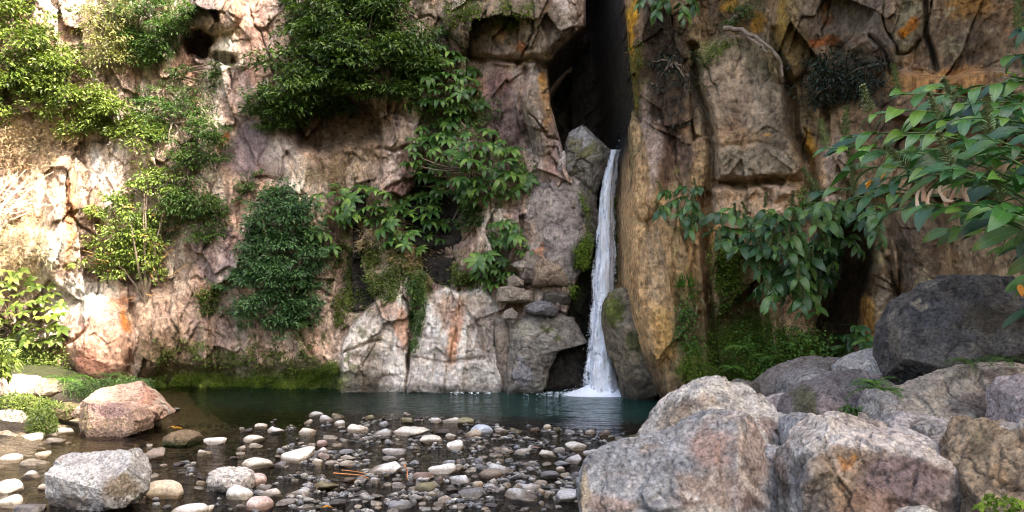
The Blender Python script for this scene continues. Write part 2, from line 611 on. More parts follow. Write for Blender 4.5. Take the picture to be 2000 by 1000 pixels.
def left_func(px, py, X, Yb, Z):
    P = np.stack([X, Yb, Z], 1).astype(np.float32)
    pt = Painter(px, py, P, 3)
    d = 0.38 * fbm(P, 0.38, 3, 5)
    q = fracture(X, Yb, Z, 2, 0.16, 0.55)
    h1, e1, c1 = facets(q * 1.0, 3, True)
    h2, e2, c2 = facets(q * 2.6 + 5, 4, True)
    h3, e3, c3 = facets(q * 6.5 + 9, 5, True)
    rough = 1 - 0.75 * pt.ell(510, 290, 80, 90) - 0.5 * pt.ell(1010, 240, 80, 100) - 0.5 * pt.ell(195, 660, 80, 80)
    d += rough * (0.36 * h1 + 0.24 * h2 + 0.06 * h3)
    PV = P * np.array([1, 1, 0.3], np.float32)
    d += rough * (0.07 * fbm(PV, 1.3, 4, 61, 0.5, True) + 0.03 * fbm(PV, 5.5, 3, 66, 0.6, True) + 0.035 * fbm(P, 3.5, 4, 68, 0.6)) + 0.010 * fbm(P, 22, 2, 69)
    d += 0.04 * fbm(P, 2.0, 5, 8, 0.55, True) * rough + 0.018 * fbm(P, 14, 3, 9)
    # shapes one can name
    d -= 1.5 * pt.ell(392, 80, 24, 26, 20, 0.35) + 0.5 * pt.ell(440, 110, 26, 12, 10)
    d += 0.5 * pt.dome(420, 25, 60, 42)
    d += 0.45 * pt.dome(115, 440, 34, 140, 5)
    d += 0.55 * pt.dome(195, 662, 74, 84, -10) + 0.4 * pt.dome(300, 650, 48, 90, 8)
    d -= 0.25 * pt.line([(262, 600), (258, 680), (245, 745)], 9)
    d -= 0.75 * pt.ell(655, 235, 95, 60) + 0.25 * pt.ell(640, 630, 30, 60)
    d -= 0.35 * pt.ell(840, 420, 50, 120) + 0.4 * pt.ell(905, 430, 30, 40) + 0.2 * pt.ell(1000, 560, 95, 62)
    d += 0.35 * pt.poly([(738, 215), (790, 225), (818, 290), (822, 345), (790, 385), (736, 380)], 8)
    d -= 0.2 * pt.line([(738, 292), (770, 296), (800, 285)], 7) + 0.16 * pt.line([(755, 370), (790, 350), (815, 352)], 6)
    d += 0.75 * pt.dome(1015, 40, 150, 100, 8) * (1 - sstep(100, 150, py + (px - 1015) * 0.1))
    d += 0.3 * pt.dome(1052, 215, 42, 95, -6) + 0.22 * pt.dome(975, 200, 60, 90)
    d -= 0.3 * pt.line([(905, 110), (960, 118), (1010, 120), (1045, 112), (1075, 122)], 9)
    d -= 0.22 * pt.line([(1025, 130), (1020, 200), (1032, 290)], 9)
    d += 0.35 * pt.dome(905, 470, 38, 75, 5) + 0.2 * pt.dome(640, 640, 35, 110)
    d -= 0.16 * pt.line([(560, 300), (572, 330), (592, 400)], 6) + 0.12 * pt.line([(500, 350), (545, 352), (560, 300)], 5)
    d -= 0.4 * sstep(690, 740, py) * pt.ell(470, 745, 190, 38)
    slabA = pt.poly([(655, 775), (664, 700), (664, 655), (700, 615), (740, 580), (778, 558), (800, 590), (802, 690), (796, 775)], 9, 0.25)
    slabB = pt.poly([(788, 775), (795, 720), (806, 640), (828, 578), (872, 556), (904, 572), (898, 640), (878, 720), (868, 775)], 8, 0.2)
    slabC = pt.poly([(858, 775), (868, 715), (888, 640), (896, 568), (942, 556), (974, 585), (984, 625), (986, 700), (980, 775)], 8, 0.2)
    slab = np.clip(slabA + slabB + slabC, 0, 1)
    lean = np.clip((py - 555) / 210.0, 0, 1.2)
    d = d * (1 - 0.55 * slab)
    d += np.maximum(np.maximum(slabA * (0.10 + 0.38 * lean + 0.16 * sstep(800, 700, px)), slabB * (0.18 + 0.46 * lean)), slabC * (0.12 + 0.40 * lean - 0.25 * sstep(930, 985, px)))
    sl = Z + 0.30 * X * slabA + 0.10 * X * slabB - 0.12 * X * slabC + 0.05 * pt.n1
    lay = fbm(np.stack([sl * 9.0, X * 0.5, 0 * X], 1), 1.0, 4, 77, 0.65, True)
    d += slab * (0.022 * lay + 0.02 * h3)
    d -= slab * 0.10 * (pt.line([(872, 560), (866, 640), (850, 700), (845, 765)], 5, .2) * 0.6 + pt.line([(806, 700), (870, 706), (930, 700)], 4, .3) + pt.line([(672, 690), (705, 676), (745, 665)], 5, .3) * 1.6 + pt.line([(745, 600), (768, 640), (760, 700)], 4, .3) + pt.line([(905, 600), (940, 640), (962, 720)], 5, .3))
    d -= (0.16 * cracks(P, 401, 0.9, 0.03) + 0.03 * cracks(P, 411, 2.1, 0.045, 0.7)) * (1 - 0.7 * slab)
    # the side of the gorge
    edge = np.interp(py, LEDGE[:, 0], LEDGE[:, 1]) + 6 * pt.n1
    over = np.clip(px - edge, 0, 400)
    d -= 5.0 * (1 - np.exp(-(over / 11.0) ** 1.5))
    d += 0.28 * np.exp(-((px - edge + 28) / 26.0) ** 2) * (py > -50)
    # colour of the rock itself
    n = len(px)
    c = np.tile(np.array([0.41, 0.315, 0.26], np.float32), (n, 1))
    st = fbm(P * np.array([1, 1, 0.22], np.float32), 2.2, 4, 30)      # runs down the wall
    st2 = fbm(P * np.array([1, 1, 0.14], np.float32), 5.0, 3, 33)
    c = mixc(c, (0.19, 0.135, 0.10), 0.9 * sstep(0.08, 0.4, pt.n1 * 0.7 + pt.nf * 0.6))
    c = mixc(c, (0.56, 0.50, 0.45), 0.9 * sstep(-0.03, 0.25, st + 0.4 * st2))
    c = mixc(c, (0.13, 0.09, 0.065), 0.6 * sstep(0.1, 0.4, -st2 - 0.5 * pt.nf))
    c = mixc(c, (0.23, 0.185, 0.19), 0.7 * sstep(0.05, 0.3, -st - 0.2 * pt.nf))
    c = mixc(c, (0.12, 0.085, 0.06), 0.35 * np.clip(1 - e2 / 0.08, 0, 1))
    c = mixc(c, (0.30, 0.16, 0.10), 0.35 * sstep(0.1, 0.4, pt.n2))
    W, PU, OR, BR, GR, PK = (0.66, 0.60, 0.54), (0.215, 0.175, 0.195), (0.50, 0.20, 0.06), (0.10, 0.072, 0.05), (0.30, 0.28, 0.26), (0.47, 0.29, 0.235)
    for a, colr, k in [((420, 170, 22, 95, 12), W, .85), ((440, 120, 35, 30), W, .6), ((365, 130, 22, 40), PK, .7), ((520, 60, 35, 80), (0.52, 0.42, 0.36), .7), ((470, 20, 12, 40), (0.5, 0.24, 0.17), .7), ((505, 90, 18, 80), PK, .6), ((555, 40, 10, 50), (.30, .22, .17), .7),
                       ((400, 20, 30, 22), (0.12, 0.10, 0.10), .9), ((95, 470, 22, 85, 10), W, .95), ((120, 420, 16, 90, 6), GR, .8),
                       ((155, 580, 62, 36, -12), (0.68, 0.66, 0.64), .95), ((190, 315, 12, 40), (.55, .55, .56), .8), ((205, 640, 55, 40), PK, .8), ((205, 690, 60, 45), (0.55, 0.36, 0.28), .85), ((180, 715, 30, 30), (.48, .22, .16), .6),
                       ((250, 628, 12, 20), OR, .95), ((240, 595, 26, 10), (0.35, 0.14, .06), .6), ((300, 640, 40, 70), (.42, .31, .23), .8), ((90, 380, 40, 80), (.48, .34, .25), .5), ((135, 420, 7, 100), (.4, .2, .1), .8),
                       ((505, 290, 62, 62, 0), PU, .85), ((540, 330, 20, 60), (.45, .40, .38), .6), ((435, 260, 12, 20), OR, .7), ((420, 490, 42, 75), PU, .75), ((460, 450, 20, 50), (.42, .28, .24), .5), ((575, 360, 20, 60), W, .5), ((590, 420, 14, 40), W, .5),
                       ((620, 330, 50, 40), (.42, .29, .22), .6), ((640, 235, 110, 55), BR, .85), ((700, 300, 40, 40), (.22, .17, .11), .6), ((775, 270, 32, 22), (.30, .24, .2), .8), ((765, 325, 20, 40), (.56, .47, .42), .8), ((800, 330, 18, 45), (.27, .17, .165), .8), ((785, 372, 26, 20), (.22, .12, .11), .8),
                       ((830, 60, 40, 45), (.42, .36, .30), .8), ((880, 90, 60, 60), (.17, .12, .085), .7), ((925, 60, 40, 30), (.26, .2, .14), .5), ((985, 50, 110, 60), (.16, .125, .085), .8), ((1050, 40, 70, 60), (.125, .10, .072), .7), ((915, 135, 36, 30), (.40, .33, .27), .8), ((955, 145, 36, 40), (.36, .26, .23), .7),
                       ((938, 170, 14, 26), (.50, .30, .16), .8), ((930, 200, 16, 12), (.40, .28, .20), .7), ((975, 70, 16, 18), (.42, .26, .15), .6), ((1020, 95, 10, 10), (.42, .16, .06), .6),
                       ((965, 175, 32, 30), (.22, .13, .125), .7), ((985, 235, 45, 55), (.135, .10, .10), .85), ((1065, 160, 11, 26), (.55, .28, .07), .9), ((1075, 200, 9, 50), (.36, .22, .09), .7), ((1050, 190, 18, 32), (.23, .19, .15), .8), ((1050, 265, 34, 38), (.17, .13, .10), .8),
                       ((905, 450, 30, 55), (.33, .25, .20), .7), ((900, 500, 40, 22), (.30, .23, .17), .7), ((700, 480, 80, 60), (.20, .145, .095), .6), ((740, 520, 40, 30), (.42, .33, .25), .5), ((625, 560, 24, 50), (.44, .36, .31), .7), ((628, 640, 20, 60), (.48, .35, .28), .8), ((615, 700, 14, 30), (.52, .28, .18), .8),
                       ((440, 620, 90, 60), (.20, .15, .12), .5), ((380, 600, 50, 30), (.24, .17, .15), .6), ((345, 720, 90, 30), (.13, .10, .05), .6), ((400, 570, 24, 20), (.42, .25, .18), .5), ((520, 700, 30, 22), (.40, .28, .22), .7), ((590, 370, 40, 50), (.60, .54, .49), .75), ((690, 340, 40, 30), (.50, .42, .35), .6), ((560, 300, 20, 50), (.52, .47, .45), .6), ((600, 690, 50, 40), (.50, .40, .34), .7), ((480, 690, 60, 24), (.44, .34, .28), .6), ((650, 620, 40, 50), (.48, .41, .36), .7), ((330, 600, 40, 60), (.46, .36, .30), .6), ((60, 100, 120, 90), (.30, .22, .15), .4),
                       ((60, 290, 90, 70), (.40, .32, .23), .6), ((120, 250, 60, 30), (.42, .33, .25), .6)]:
        c = mixc(c, colr, k * pt.ell(*a[:4], a[4] if len(a) > 4 else 0, 0.35))
    cs_ = np.tile(np.array([0.50, 0.465, 0.43], np.float32), (n, 1))
    cs_ = mixc(cs_, (0.66, 0.63, 0.60), sstep(0.0, 0.45, lay))
    cs_ = mixc(cs_, (0.30, 0.25, 0.22), 0.8 * sstep(0.05, 0.5, -lay + 0.3 * pt.nf))
    cs_ = mixc(cs_, (0.38, 0.31, 0.26), 0.45 * sstep(0.0, 0.3, pt.n2 + 0.4 * pt.nf))
    for a, colr, k in [((893, 650, 16, 60, 8), (.56, .33, .21), .9), ((885, 610, 30, 30), (.46, .33, .26), .7), ((785, 640, 14, 44), (.54, .33, .23), .85), ((755, 605, 26, 22), (.50, .35, .28), .7), ((700, 745, 60, 20), (.09, .085, .06), .9), ((735, 700, 45, 14), (.16, .15, .14), .6),
                       ((850, 740, 40, 22), (.58, .57, .56), .7), ((935, 735, 40, 22), (.46, .45, .42), .7), ((960, 640, 22, 50), (.20, .17, .15), .8), ((855, 755, 50, 8), (.25, .22, .19), .6), ((925, 590, 26, 24), (.36, .29, .23), .7), ((720, 650, 30, 24), (.60, .56, .53), .6)]:
        cs_ = mixc(cs_, colr, k * pt.ell(*a[:4], a[4] if len(a) > 4 else 0, 0.35))
    c = c * (1 - slab[:, None]) + cs_ * slab[:, None]
    # moss near the water and in the damp joints
    mz = sstep(0.66, 0.12, Z + 0.25 * pt.n1 + 0.2 * pt.nf) * sstep(260, 330, px) * (1 - sstep(640, 690, px))
    c = mixc(c, (0.11, 0.17, 0.022), 0.95 * mz)
    mm = sstep(0.12, 0.34, pt.nf + 0.3 * pt.n2) * pt.ell(520, 680, 240, 85)
    c = mixc(c, (0.07, 0.09, 0.018), 0.8 * mm)
    mm = sstep(0.05, 0.3, pt.nf) * np.clip(pt.ell(740, 500, 110, 70) + pt.ell(860, 540, 70, 60) + pt.ell(1000, 540, 60, 60), 0, 1)
    c = mixc(c, (0.085, 0.10, 0.02), 0.75 * mm)
    mm = sstep(0.15, 0.4, pt.nf + 0.2 * st) * pt.ell(900, 40, 200, 80)
    c = mixc(c, (0.06, 0.065, 0.02), 0.6 * mm)
    c *= (0.86 + 0.3 * (c1[:, None] * 0.5 + c2[:, None] * 0.5))
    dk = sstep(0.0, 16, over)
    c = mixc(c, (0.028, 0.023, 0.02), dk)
    wet = np.clip(0.25 * sstep(0.15, 0.4, -st) + sstep(0.35, 0.0, Z) + 0.5 * dk, 0, 1)
    c = sat(c, 1.08, 1.36) * np.array([1.04, 1.0, 0.95], np.float32)
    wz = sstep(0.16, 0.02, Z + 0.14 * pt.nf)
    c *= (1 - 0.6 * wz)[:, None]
    return d, c, wet


def ax(a, b, step, lo=None, hi=None):
    core = np.arange(a, b, step)
    left, right = [], []
    s, x = step * 1.5, a
    if lo is not None:
        while x > lo:
            x -= s
            s *= 1.35
            left.append(x)
    s, x = step * 1.5, core[-1]
    if hi is not None:
        while x < hi:
            x += s
            s *= 1.35
            right.append(x)
    return np.array(left[::-1] + list(core) + right)


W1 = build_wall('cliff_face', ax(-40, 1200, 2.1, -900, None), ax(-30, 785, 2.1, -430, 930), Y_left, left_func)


def Y_right(px, py):
    return np.interp(px, [1150, 1230, 1300, 1390, 1500, 1650, 1800, 2000, 2300, 2800, 4200], [13.0, 12.9, 12.6, 12.3, 12.0, 11.3, 10.4, 9.2, 8.0, 6.6, 4.0])


def right_func(px, py, X, Yb, Z):
    P = np.stack([X, Yb, Z], 1).astype(np.float32)
    pt = Painter(px, py, P, 103)
    pil = sstep(1400, 1375, px + 8 * pt.n1) * sstep(230, 330, py + 20 * pt.n1)     # the smooth pillar
    smooth = np.clip(pil + pt.ell(1460, 210, 105, 140), 0, 1)
    rough = 1 - 0.62 * smooth
    d = 0.30 * fbm(P, 0.45, 3, 105)
    q = fracture(X, Yb, Z, 12, 0.16, 0.45)
    h1, e1, c1 = facets(q * 1.0, 13, True)
    h2, e2, c2 = facets(q * 2.4 + 5, 14, True)
    h3, e3, c3 = facets(q * 6.0 + 9, 15, True)
    d += rough * (0.38 * h1 + 0.22 * h2 + 0.05 * h3)
    PV = P * np.array([1, 1, 0.3], np.float32)
    d += rough * (0.07 * fbm(PV, 1.4, 4, 161, 0.5, True) + 0.03 * fbm(PV, 5.5, 3, 166, 0.6, True) + 0.03 * fbm(P, 3.5, 4, 168, 0.6)) + 0.010 * fbm(P, 22, 2, 169)
    d += 0.04 * fbm(P, 2.1, 5, 18, 0.55, True) * rough + 0.014 * fbm(P, 14, 3, 19)
    # long folds on the pillar
    fold = fbm(np.stack([X + 0.12 * Z + 0.1 * pt.n1, Yb, Z * 0.13], 1), 3.2, 3, 22, 0.5, True)
    fold2 = fbm(np.stack([X + 0.12 * Z, Yb, Z * 0.3], 1), 9.0, 3, 25, 0.5, True)
    d += pil * (0.20 * fold + 0.045 * fold2)
    d += 0.35 * pt.dome(1290, 520, 62, 260, -4) + 0.25 * pt.dome(1265, 330, 40, 100, 6)
    d -= 0.5 * pt.line([(1372, 380), (1378, 470), (1388, 600), (1392, 720)], 13) + 0.35 * pt.line([(1352, 90), (1362, 160), (1385, 240), (1392, 330), (1385, 400)], 16)
    d -= (0.16 * cracks(P, 421, 0.9, 0.03) + 0.03 * cracks(P, 431, 2.1, 0.045, 0.7)) * (1 - 0.45 * smooth)
    # big smooth block and the lower block
    d += 0.36 * pt.poly([(1352, 95), (1400, 68), (1470, 62), (1512, 95), (1535, 150), (1545, 250), (1578, 330), (1560, 352), (1400, 358), (1388, 260), (1362, 180)], 16)
    d -= 0.04 * pt.line([(1402, 290), (1440, 284), (1480, 278), (1540, 292)], 9)
    d -= 0.10 * pt.line([(1395, 356), (1470, 360), (1560, 354)], 8)
    d += 0.42 * pt.poly([(1388, 362), (1480, 356), (1560, 362), (1568, 425), (1480, 560), (1392, 640), (1384, 480)], 14)
    d += 0.55 * pt.dome(1550, 60, 48, 110, 10) - 0.35 * pt.line([(1515, 60), (1530, 130), (1548, 200), (1552, 260), (1585, 330), (1600, 400)], 14)
    d += 0.35 * pt.dome(1625, 360, 36, 110, 5) + 0.25 * pt.dome(1600, 160, 35, 80)
    d -= 0.12 * pt.ell(1650, 150, 95, 60) + 0.35 * pt.line([(1806, -40), (1808, 70), (1822, 100), (1830, 135)], 8, 0.15)
    d -= 0.2 * pt.line([(1700, 70), (1730, 105), (1745, 145)], 8)
    d += 0.5 * pt.poly([(1745, 175), (1760, 130), (1850, 148), (1960, 135), (2100, 150), (2100, 260), (1745, 230)], 10)
    d -= 1.3 * pt.ell(1640, 560, 52, 130, 10, 0.3)
    d += 0.7 * pt.dome(1715, 580, 42, 130, 4) + 0.75 * pt.dome(1800, 500, 60, 140, -8)
    d += 0.35 * sstep(560, 700, py) * pt.ell(1460, 720, 120, 120)
    edge = np.interp(py, REDGE[:, 0], REDGE[:, 1]) + 4 * pt.n1
    under = np.clip(edge - px, 0, 300)
    d -= 4.2 * (1 - np.exp(-(under / 10.0) ** 1.4))
    d -= 0.25 * np.exp(-((px - edge) / 10.0) ** 2)
    n = len(px)
    c = np.tile(np.array([0.31, 0.22, 0.14], np.float32), (n, 1))
    st = fbm(P * np.array([1, 1, 0.2], np.float32), 2.4, 4, 130)
    c = mixc(c, (0.15, 0.10, 0.06), sstep(0.0, 0.35, pt.n1 * 0.7 + pt.nf * 0.6) * (1 - 0.6 * smooth))
    c = mixc(c, (0.42, 0.33, 0.22), 0.7 * sstep(0.05, 0.35, st))
    c = mixc(c, (0.13, 0.105, 0.08), 0.6 * sstep(0.08, 0.35, -st) * (1 - 0.5 * pil))
    # folded pillar: tan with ochre runs
    c = mixc(c, (0.38, 0.295, 0.205), 0.9 * pil)
    c = mixc(c, (0.46, 0.32, 0.18), pil * sstep(0.1, 0.5, fold) * 0.7)
    c = mixc(c, (0.15, 0.10, 0.055), pil * sstep(0.1, 0.45, -fold2) * 0.7)
    OC, DB, GP, TN = (0.50, 0.27, 0.05), (0.04, 0.026, 0.017), (0.33, 0.28, 0.22), (0.42, 0.33, 0.23)
    for a, colr, k in [((1232, 90, 14, 130), (.40, .26, .05), .9), ((1238, 60, 8, 50), OC, .9), ((1247, 170, 10, 60), (.30, .24, .05), .9), ((1300, 150, 55, 130), DB, .9), ((1300, 310, 50, 60), (.10, .06, .045), .8), ((1265, 270, 14, 100), (.40, .33, .29), .75), ((1330, 320, 30, 40), (.25, .18, .14), .6),
                       ((1460, 200, 90, 130), GP, .85), ((1470, 120, 80, 40), (.17, .15, .09), .7), ((1370, 100, 26, 30), (.34, .31, .17), .8), ((1430, 200, 40, 90), (.40, .31, .23), .7), ((1520, 230, 30, 80), (.22, .18, .13), .7), ((1440, 270, 50, 26), (.45, .30, .18), .6), ((1500, 255, 9, 6), (.55, .27, .06), .5),
                       ((1480, 320, 80, 30), (.30, .26, .20), .8), ((1430, 345, 30, 10), (.45, .40, .36), .6), ((1480, 390, 85, 32), (.47, .35, .25), .9), ((1410, 460, 20, 30), (.52, .28, .12), .6), ((1405, 545, 14, 80), (.40, .28, .18), .6),
                       ((1420, 10, 20, 16), OC, .8), ((1480, 50, 14, 24, 40), (.50, .28, .06), .8), ((1440, 60, 20, 14), (.28, .19, .08), .6), ((1550, 60, 42, 95, 10), (.27, .20, .09), .8), ((1535, 30, 14, 50), (.40, .26, .07), .7), ((1552, 150, 12, 60), (.46, .33, .18), .7),
                       ((1570, 250, 24, 90), (.20, .14, .07), .7), ((1592, 320, 12, 60, -14), OC, .95), ((1605, 400, 9, 40), (.50, .27, .08), .7), ((1625, 350, 40, 80), (.40, .32, .26), .7), ((1620, 30, 50, 60), (.34, .28, .22), .8), ((1622, 28, 13, 22), (.50, .16, .03), .8), ((1615, 85, 30, 10), (.52, .18, .05), .8), ((1680, 75, 16, 10), (.48, .16, .05), .6), ((1690, 40, 70, 60), (.26, .21, .16), .7),
                       ((1720, 90, 40, 50), (.20, .155, .12), .7), ((1770, 55, 28, 60), (.24, .22, .13), .7), ((1768, 55, 20, 12, -35), (.55, .20, .03), .9), ((1788, 130, 26, 30), (.40, .24, .14), .7), ((1900, 60, 110, 90), (.14, .095, .055), .8), ((1900, 10, 60, 30), (.40, .21, .06), .6), ((1865, 95, 26, 20), (.34, .31, .2), .5), ((1990, 30, 40, 50), (.26, .15, .08), .5),
                       ((1840, 160, 100, 26), (.55, .30, .13), .85), ((1650, 150, 80, 50), (.10, .075, .05), .7), ((1715, 540, 34, 60), (.09, .06, .035), .8), ((1710, 500, 22, 26), (.36, .30, .18), .6), ((1695, 630, 13, 50), (.46, .27, .09), .85), ((1735, 600, 20, 50), (.40, .35, .28), .5), ((1800, 480, 50, 110), (.13, .095, .065), .8), ((1785, 570, 16, 40), (.34, .26, .2), .6), ((1640, 560, 50, 120), (.06, .045, .03), .8),
                       ((1355, 700, 40, 90), (.11, .09, .05), .7), ((1270, 740, 40, 50), (.08, .07, .05), .7), ((1290, 660, 26, 60), (.46, .30, .12), .6)]:
        c = mixc(c, colr, k * pt.ell(*a[:4], a[4] if len(a) > 4 else 0, 0.35))
    sp = sstep(0.28, 0.45, pt.nf) * pt.ell(1300, 220, 60, 150)
    c = mixc(c, (.42, .33, .26), sp * .8)
    sp = sstep(0.2, 0.4, -pt.nf) * np.clip(pt.ell(1900, 60, 120, 90) + pt.ell(1640, 40, 60, 50) + pt.ell(1750, 560, 80, 120), 0, 1)
    c = mixc(c, (.40, .34, .22), sp * .7)
    mm = sstep(-0.2, 0.25, pt.nf) * np.clip(pt.ell(1450, 700, 110, 95) + pt.ell(1360, 730, 50, 60) * 0.8 + 0.5 * pt.ell(1340, 640, 25, 80), 0, 1)
    c = mixc(c, (0.065, 0.085, 0.014), 0.92 * mm)
    mm = sstep(0.0, 0.3, pt.nf) * np.clip(pt.ell(1250, 180, 20, 70) + pt.ell(1400, 90, 50, 24) + pt.ell(1335, 420, 20, 100), 0, 1)
    c = mixc(c, (0.09, 0.10, 0.02), 0.6 * mm)
    c *= (0.86 + 0.3 * (c1[:, None] * 0.5 + c2[:, None] * 0.5) * rough[:, None] + 0.12 * smooth[:, None])
    c = sat(c, 1.2, 1.5) * np.array([1.05, 1.0, 0.93], np.float32)
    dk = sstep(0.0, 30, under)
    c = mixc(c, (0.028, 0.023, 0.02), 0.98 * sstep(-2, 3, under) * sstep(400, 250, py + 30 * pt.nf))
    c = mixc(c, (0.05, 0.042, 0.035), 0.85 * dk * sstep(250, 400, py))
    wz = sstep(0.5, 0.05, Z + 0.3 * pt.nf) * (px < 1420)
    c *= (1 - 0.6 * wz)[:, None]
    wet = np.clip(0.2 * sstep(0.1, 0.4, -st) + wz + 0.4 * dk, 0, 1)
    return d, c, wet


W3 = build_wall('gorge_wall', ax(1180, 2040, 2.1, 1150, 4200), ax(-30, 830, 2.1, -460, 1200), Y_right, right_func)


def cleft_func(px, py, X, Yb, Z):
    P = np.stack([X, Yb, Z], 1).astype(np.float32)
    pt = Painter(px, py, P, 203)
    back = sstep(330, 270, py) * sstep(-160, -40, py)
    d = -3.6 * back * (0.8 + 0.3 * pt.n1)
    d += 0.2 * fbm(P, 1.2, 4, 205, 0.6, True)
    h, e, c1 = facets(fracture(X, Yb, Z, 22) * 2.2, 23, True)
    d += 0.25 * h
    d -= 1.1 * pt.ell(1090, 700, 50, 75)
    d += 0.45 * pt.dome(1212, 460, 24, 160) + 0.3 * pt.dome(1135, 480, 26, 130)
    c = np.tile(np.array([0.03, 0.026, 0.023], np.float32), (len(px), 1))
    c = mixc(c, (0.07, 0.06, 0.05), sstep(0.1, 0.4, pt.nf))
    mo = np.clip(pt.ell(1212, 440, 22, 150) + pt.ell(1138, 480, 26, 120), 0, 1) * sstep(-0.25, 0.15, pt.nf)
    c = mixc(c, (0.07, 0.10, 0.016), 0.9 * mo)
    wet = np.clip(1 - mo, 0, 1)
    return d, c, wet


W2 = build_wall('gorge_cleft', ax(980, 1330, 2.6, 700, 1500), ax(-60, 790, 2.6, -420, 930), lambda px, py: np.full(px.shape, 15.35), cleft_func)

# ground above the cliffs and behind them, rising ground on both rims
def sheet(name, X, Y, Z, col, kind='structure', mat=None, wet=None):
    r, c = X.shape
    idx = np.arange(r * c).reshape(r, c)
    Fc = np.stack([idx[:-1, :-1].ravel(), idx[:-1, 1:].ravel(), idx[1:, 1:].ravel(), idx[1:, :-1].ravel()], 1)
    V = np.stack([X.ravel(), Y.ravel(), Z.ravel()], 1)
    o = link(name, new_mesh(name, V, Fc, mat or M_CLIFF, True, col, np.zeros(len(V)) if wet is None else wet))
    tag(o, None, None, None, kind)
    return o


def crest(w, back_dir, rise, name, seed):
    top = w.V[0]
    n = 9
    X = np.zeros((n, len(top)))
    Y, Z = X.copy(), X.copy()
    for k in range(n):
        s = (k / (n - 1)) ** 1.5
        X[k] = top[:, 0] + back_dir[0] * s * 40
        Y[k] = top[:, 1] + back_dir[1] * s * 40
        Z[k] = top[:, 2] + rise(top[:, 0], top[:, 1], s)
    P = np.stack([X.ravel(), Y.ravel(), Z.ravel()], 1)
    Z = Z + (0.5 * fbm(P, 0.3, 3, seed)).reshape(Z.shape) * np.linspace(0, 1, n)[:, None]
    col = np.tile(np.array([0.07, 0.085, 0.03], np.float32), (X.size, 1))
    return sheet(name, X, Y, Z, col)


crest(W1, (-0.15, 1.0), lambda x, y, s: s * 9, 'hillside', 61)

# ------------------------------------------------------------------ river bed, banks, water
def ground_z(X, Y):
    X = np.asarray(X, float)
    Y = np.asarray(Y, float)
    z = np.full(X.shape, -0.10)
    # pool
    pool = sstep(10.2, 12.3, Y + 0.25 * X) * sstep(-6.6, -4.5, X)
    z = z - 1.25 * pool
    z = z - 0.10 * sstep(-2.6, -3.6, X) * sstep(-5.2, -4.4, X) * sstep(5.5, 7.5, Y)
    # left bank
    lb = sstep(-4.2, -6.6, X + 0.18 * (Y - 8) * -1.0 + 0.12 * (Y - 8))
    lb = sstep(0.0, 2.6, (-X) - (4.0 + 0.30 * (Y - 6)))
    z = z + 0.62 * lb
    # right bank under the boulders
    rb = sstep(-0.1, 1.9, X - (0.5 + 0.22 * (Y - 4)))
    z = z + 0.75 * rb + 0.35 * sstep(2.5, 6, X)
    z = z + 0.6 * sstep(1.5, -6, Y) * 0.3
    far = sstep(14, 60, np.hypot(X, Y + 0) - 2)
    z = z + 1.5 * far
    return z


gx = np.concatenate([-np.geomspace(12, 400, 14)[::-1], np.arange(-11.9, 8, 0.055), np.geomspace(8.1, 400, 14)])
gy = np.concatenate([-np.geomspace(2, 400, 16)[::-1], np.arange(-1.5, 16.5, 0.055), np.geomspace(17, 400, 12)])
GX, GY = np.meshgrid(gx, gy)
gz = ground_z(GX, GY)
GP = np.stack([GX.ravel(), GY.ravel(), np.zeros(GX.size)], 1)
nz1 = fbm(GP, 0.9, 4, 71)
nz2 = fbm(GP, 4.0, 3, 73)
hh, ee, cc = facets(GP * 5.5, 75, True)
near = (np.abs(GX.ravel()) < 12) & (GY.ravel() > -3)
gzf = gz.ravel() + (0.05 * nz1 + 0.022 * nz2 + 0.05 * (0.5 - np.clip(ee, 0, 0)) * 0) * near
peb = np.clip(ee * 1.6, 0, 1) ** 0.6 * 0.035 * near
gzf = gzf + peb
gcol = np.tile(np.array([0.075, 0.058, 0.042], np.float32), (GX.size, 1))
gcol = mixc(gcol, (0.13, 0.105, 0.08), sstep(0.55, 0.95, cc))
gcol = mixc(gcol, (0.05, 0.04, 0.03), 0.7 * sstep(0.05, 0.3, nz1))
gcol = mixc(gcol, (0.33, 0.26, 0.17), 0.8 * sstep(-3.6, -4.6, GX.ravel()) * (gzf < 0.1))
gcol = mixc(gcol, (0.06, 0.075, 0.02), 0.8 * sstep(0.16, 0.35, gzf) * sstep(-0.2, 0.2, nz2 + 0.3) * (GX.ravel() < 0))
gcol = mixc(gcol, (0.05, 0.04, 0.03), 0.8 * sstep(0.3, 0.5, gzf) * (GX.ravel() > 0))
sheet('river_bed', GX, GY, gzf.reshape(GX.shape), gcol, mat=M_BOULDER)

# water
wxs = np.arange(-13, 9.0, 0.12)
wys = np.concatenate([-np.geomspace(2, 60, 12)[::-1], np.arange(-1.8, 16.4, 0.12)])
WX, WY = np.meshgrid(wxs, wys)
wz = ground_z(WX, WY).ravel()
deep = sstep(-0.16, -1.1, wz) * (0.25 + 0.75 * sstep(-3.6, -0.6, WX.ravel()))
cx, cy = (1170 - 1000) / F * 14.4, 14.3
dist = np.hypot(WX.ravel() - cx, (WY.ravel() - cy))
rif = np.exp(-dist / 2.2) * 0.9
riffle = sstep(7.6, 6.2, WY.ravel()) * sstep(-2.9, -2.2, WX.ravel()) * sstep(0.9, 0.1, WX.ravel())
wn_ = fbm(np.stack([WX.ravel(), WY.ravel(), WX.ravel() * 0], 1), 0.8, 3, 81)
rif = np.clip(rif + 0.85 * riffle + 0.12 + 0.25 * wn_, 0.04, 1)
# wave relief
WP = np.stack([WX.ravel() * 1.0, WY.ravel() * 2.2, WX.ravel() * 0], 1)
wzv = 0.003 * fbm(WP, 2.5, 2, 83)

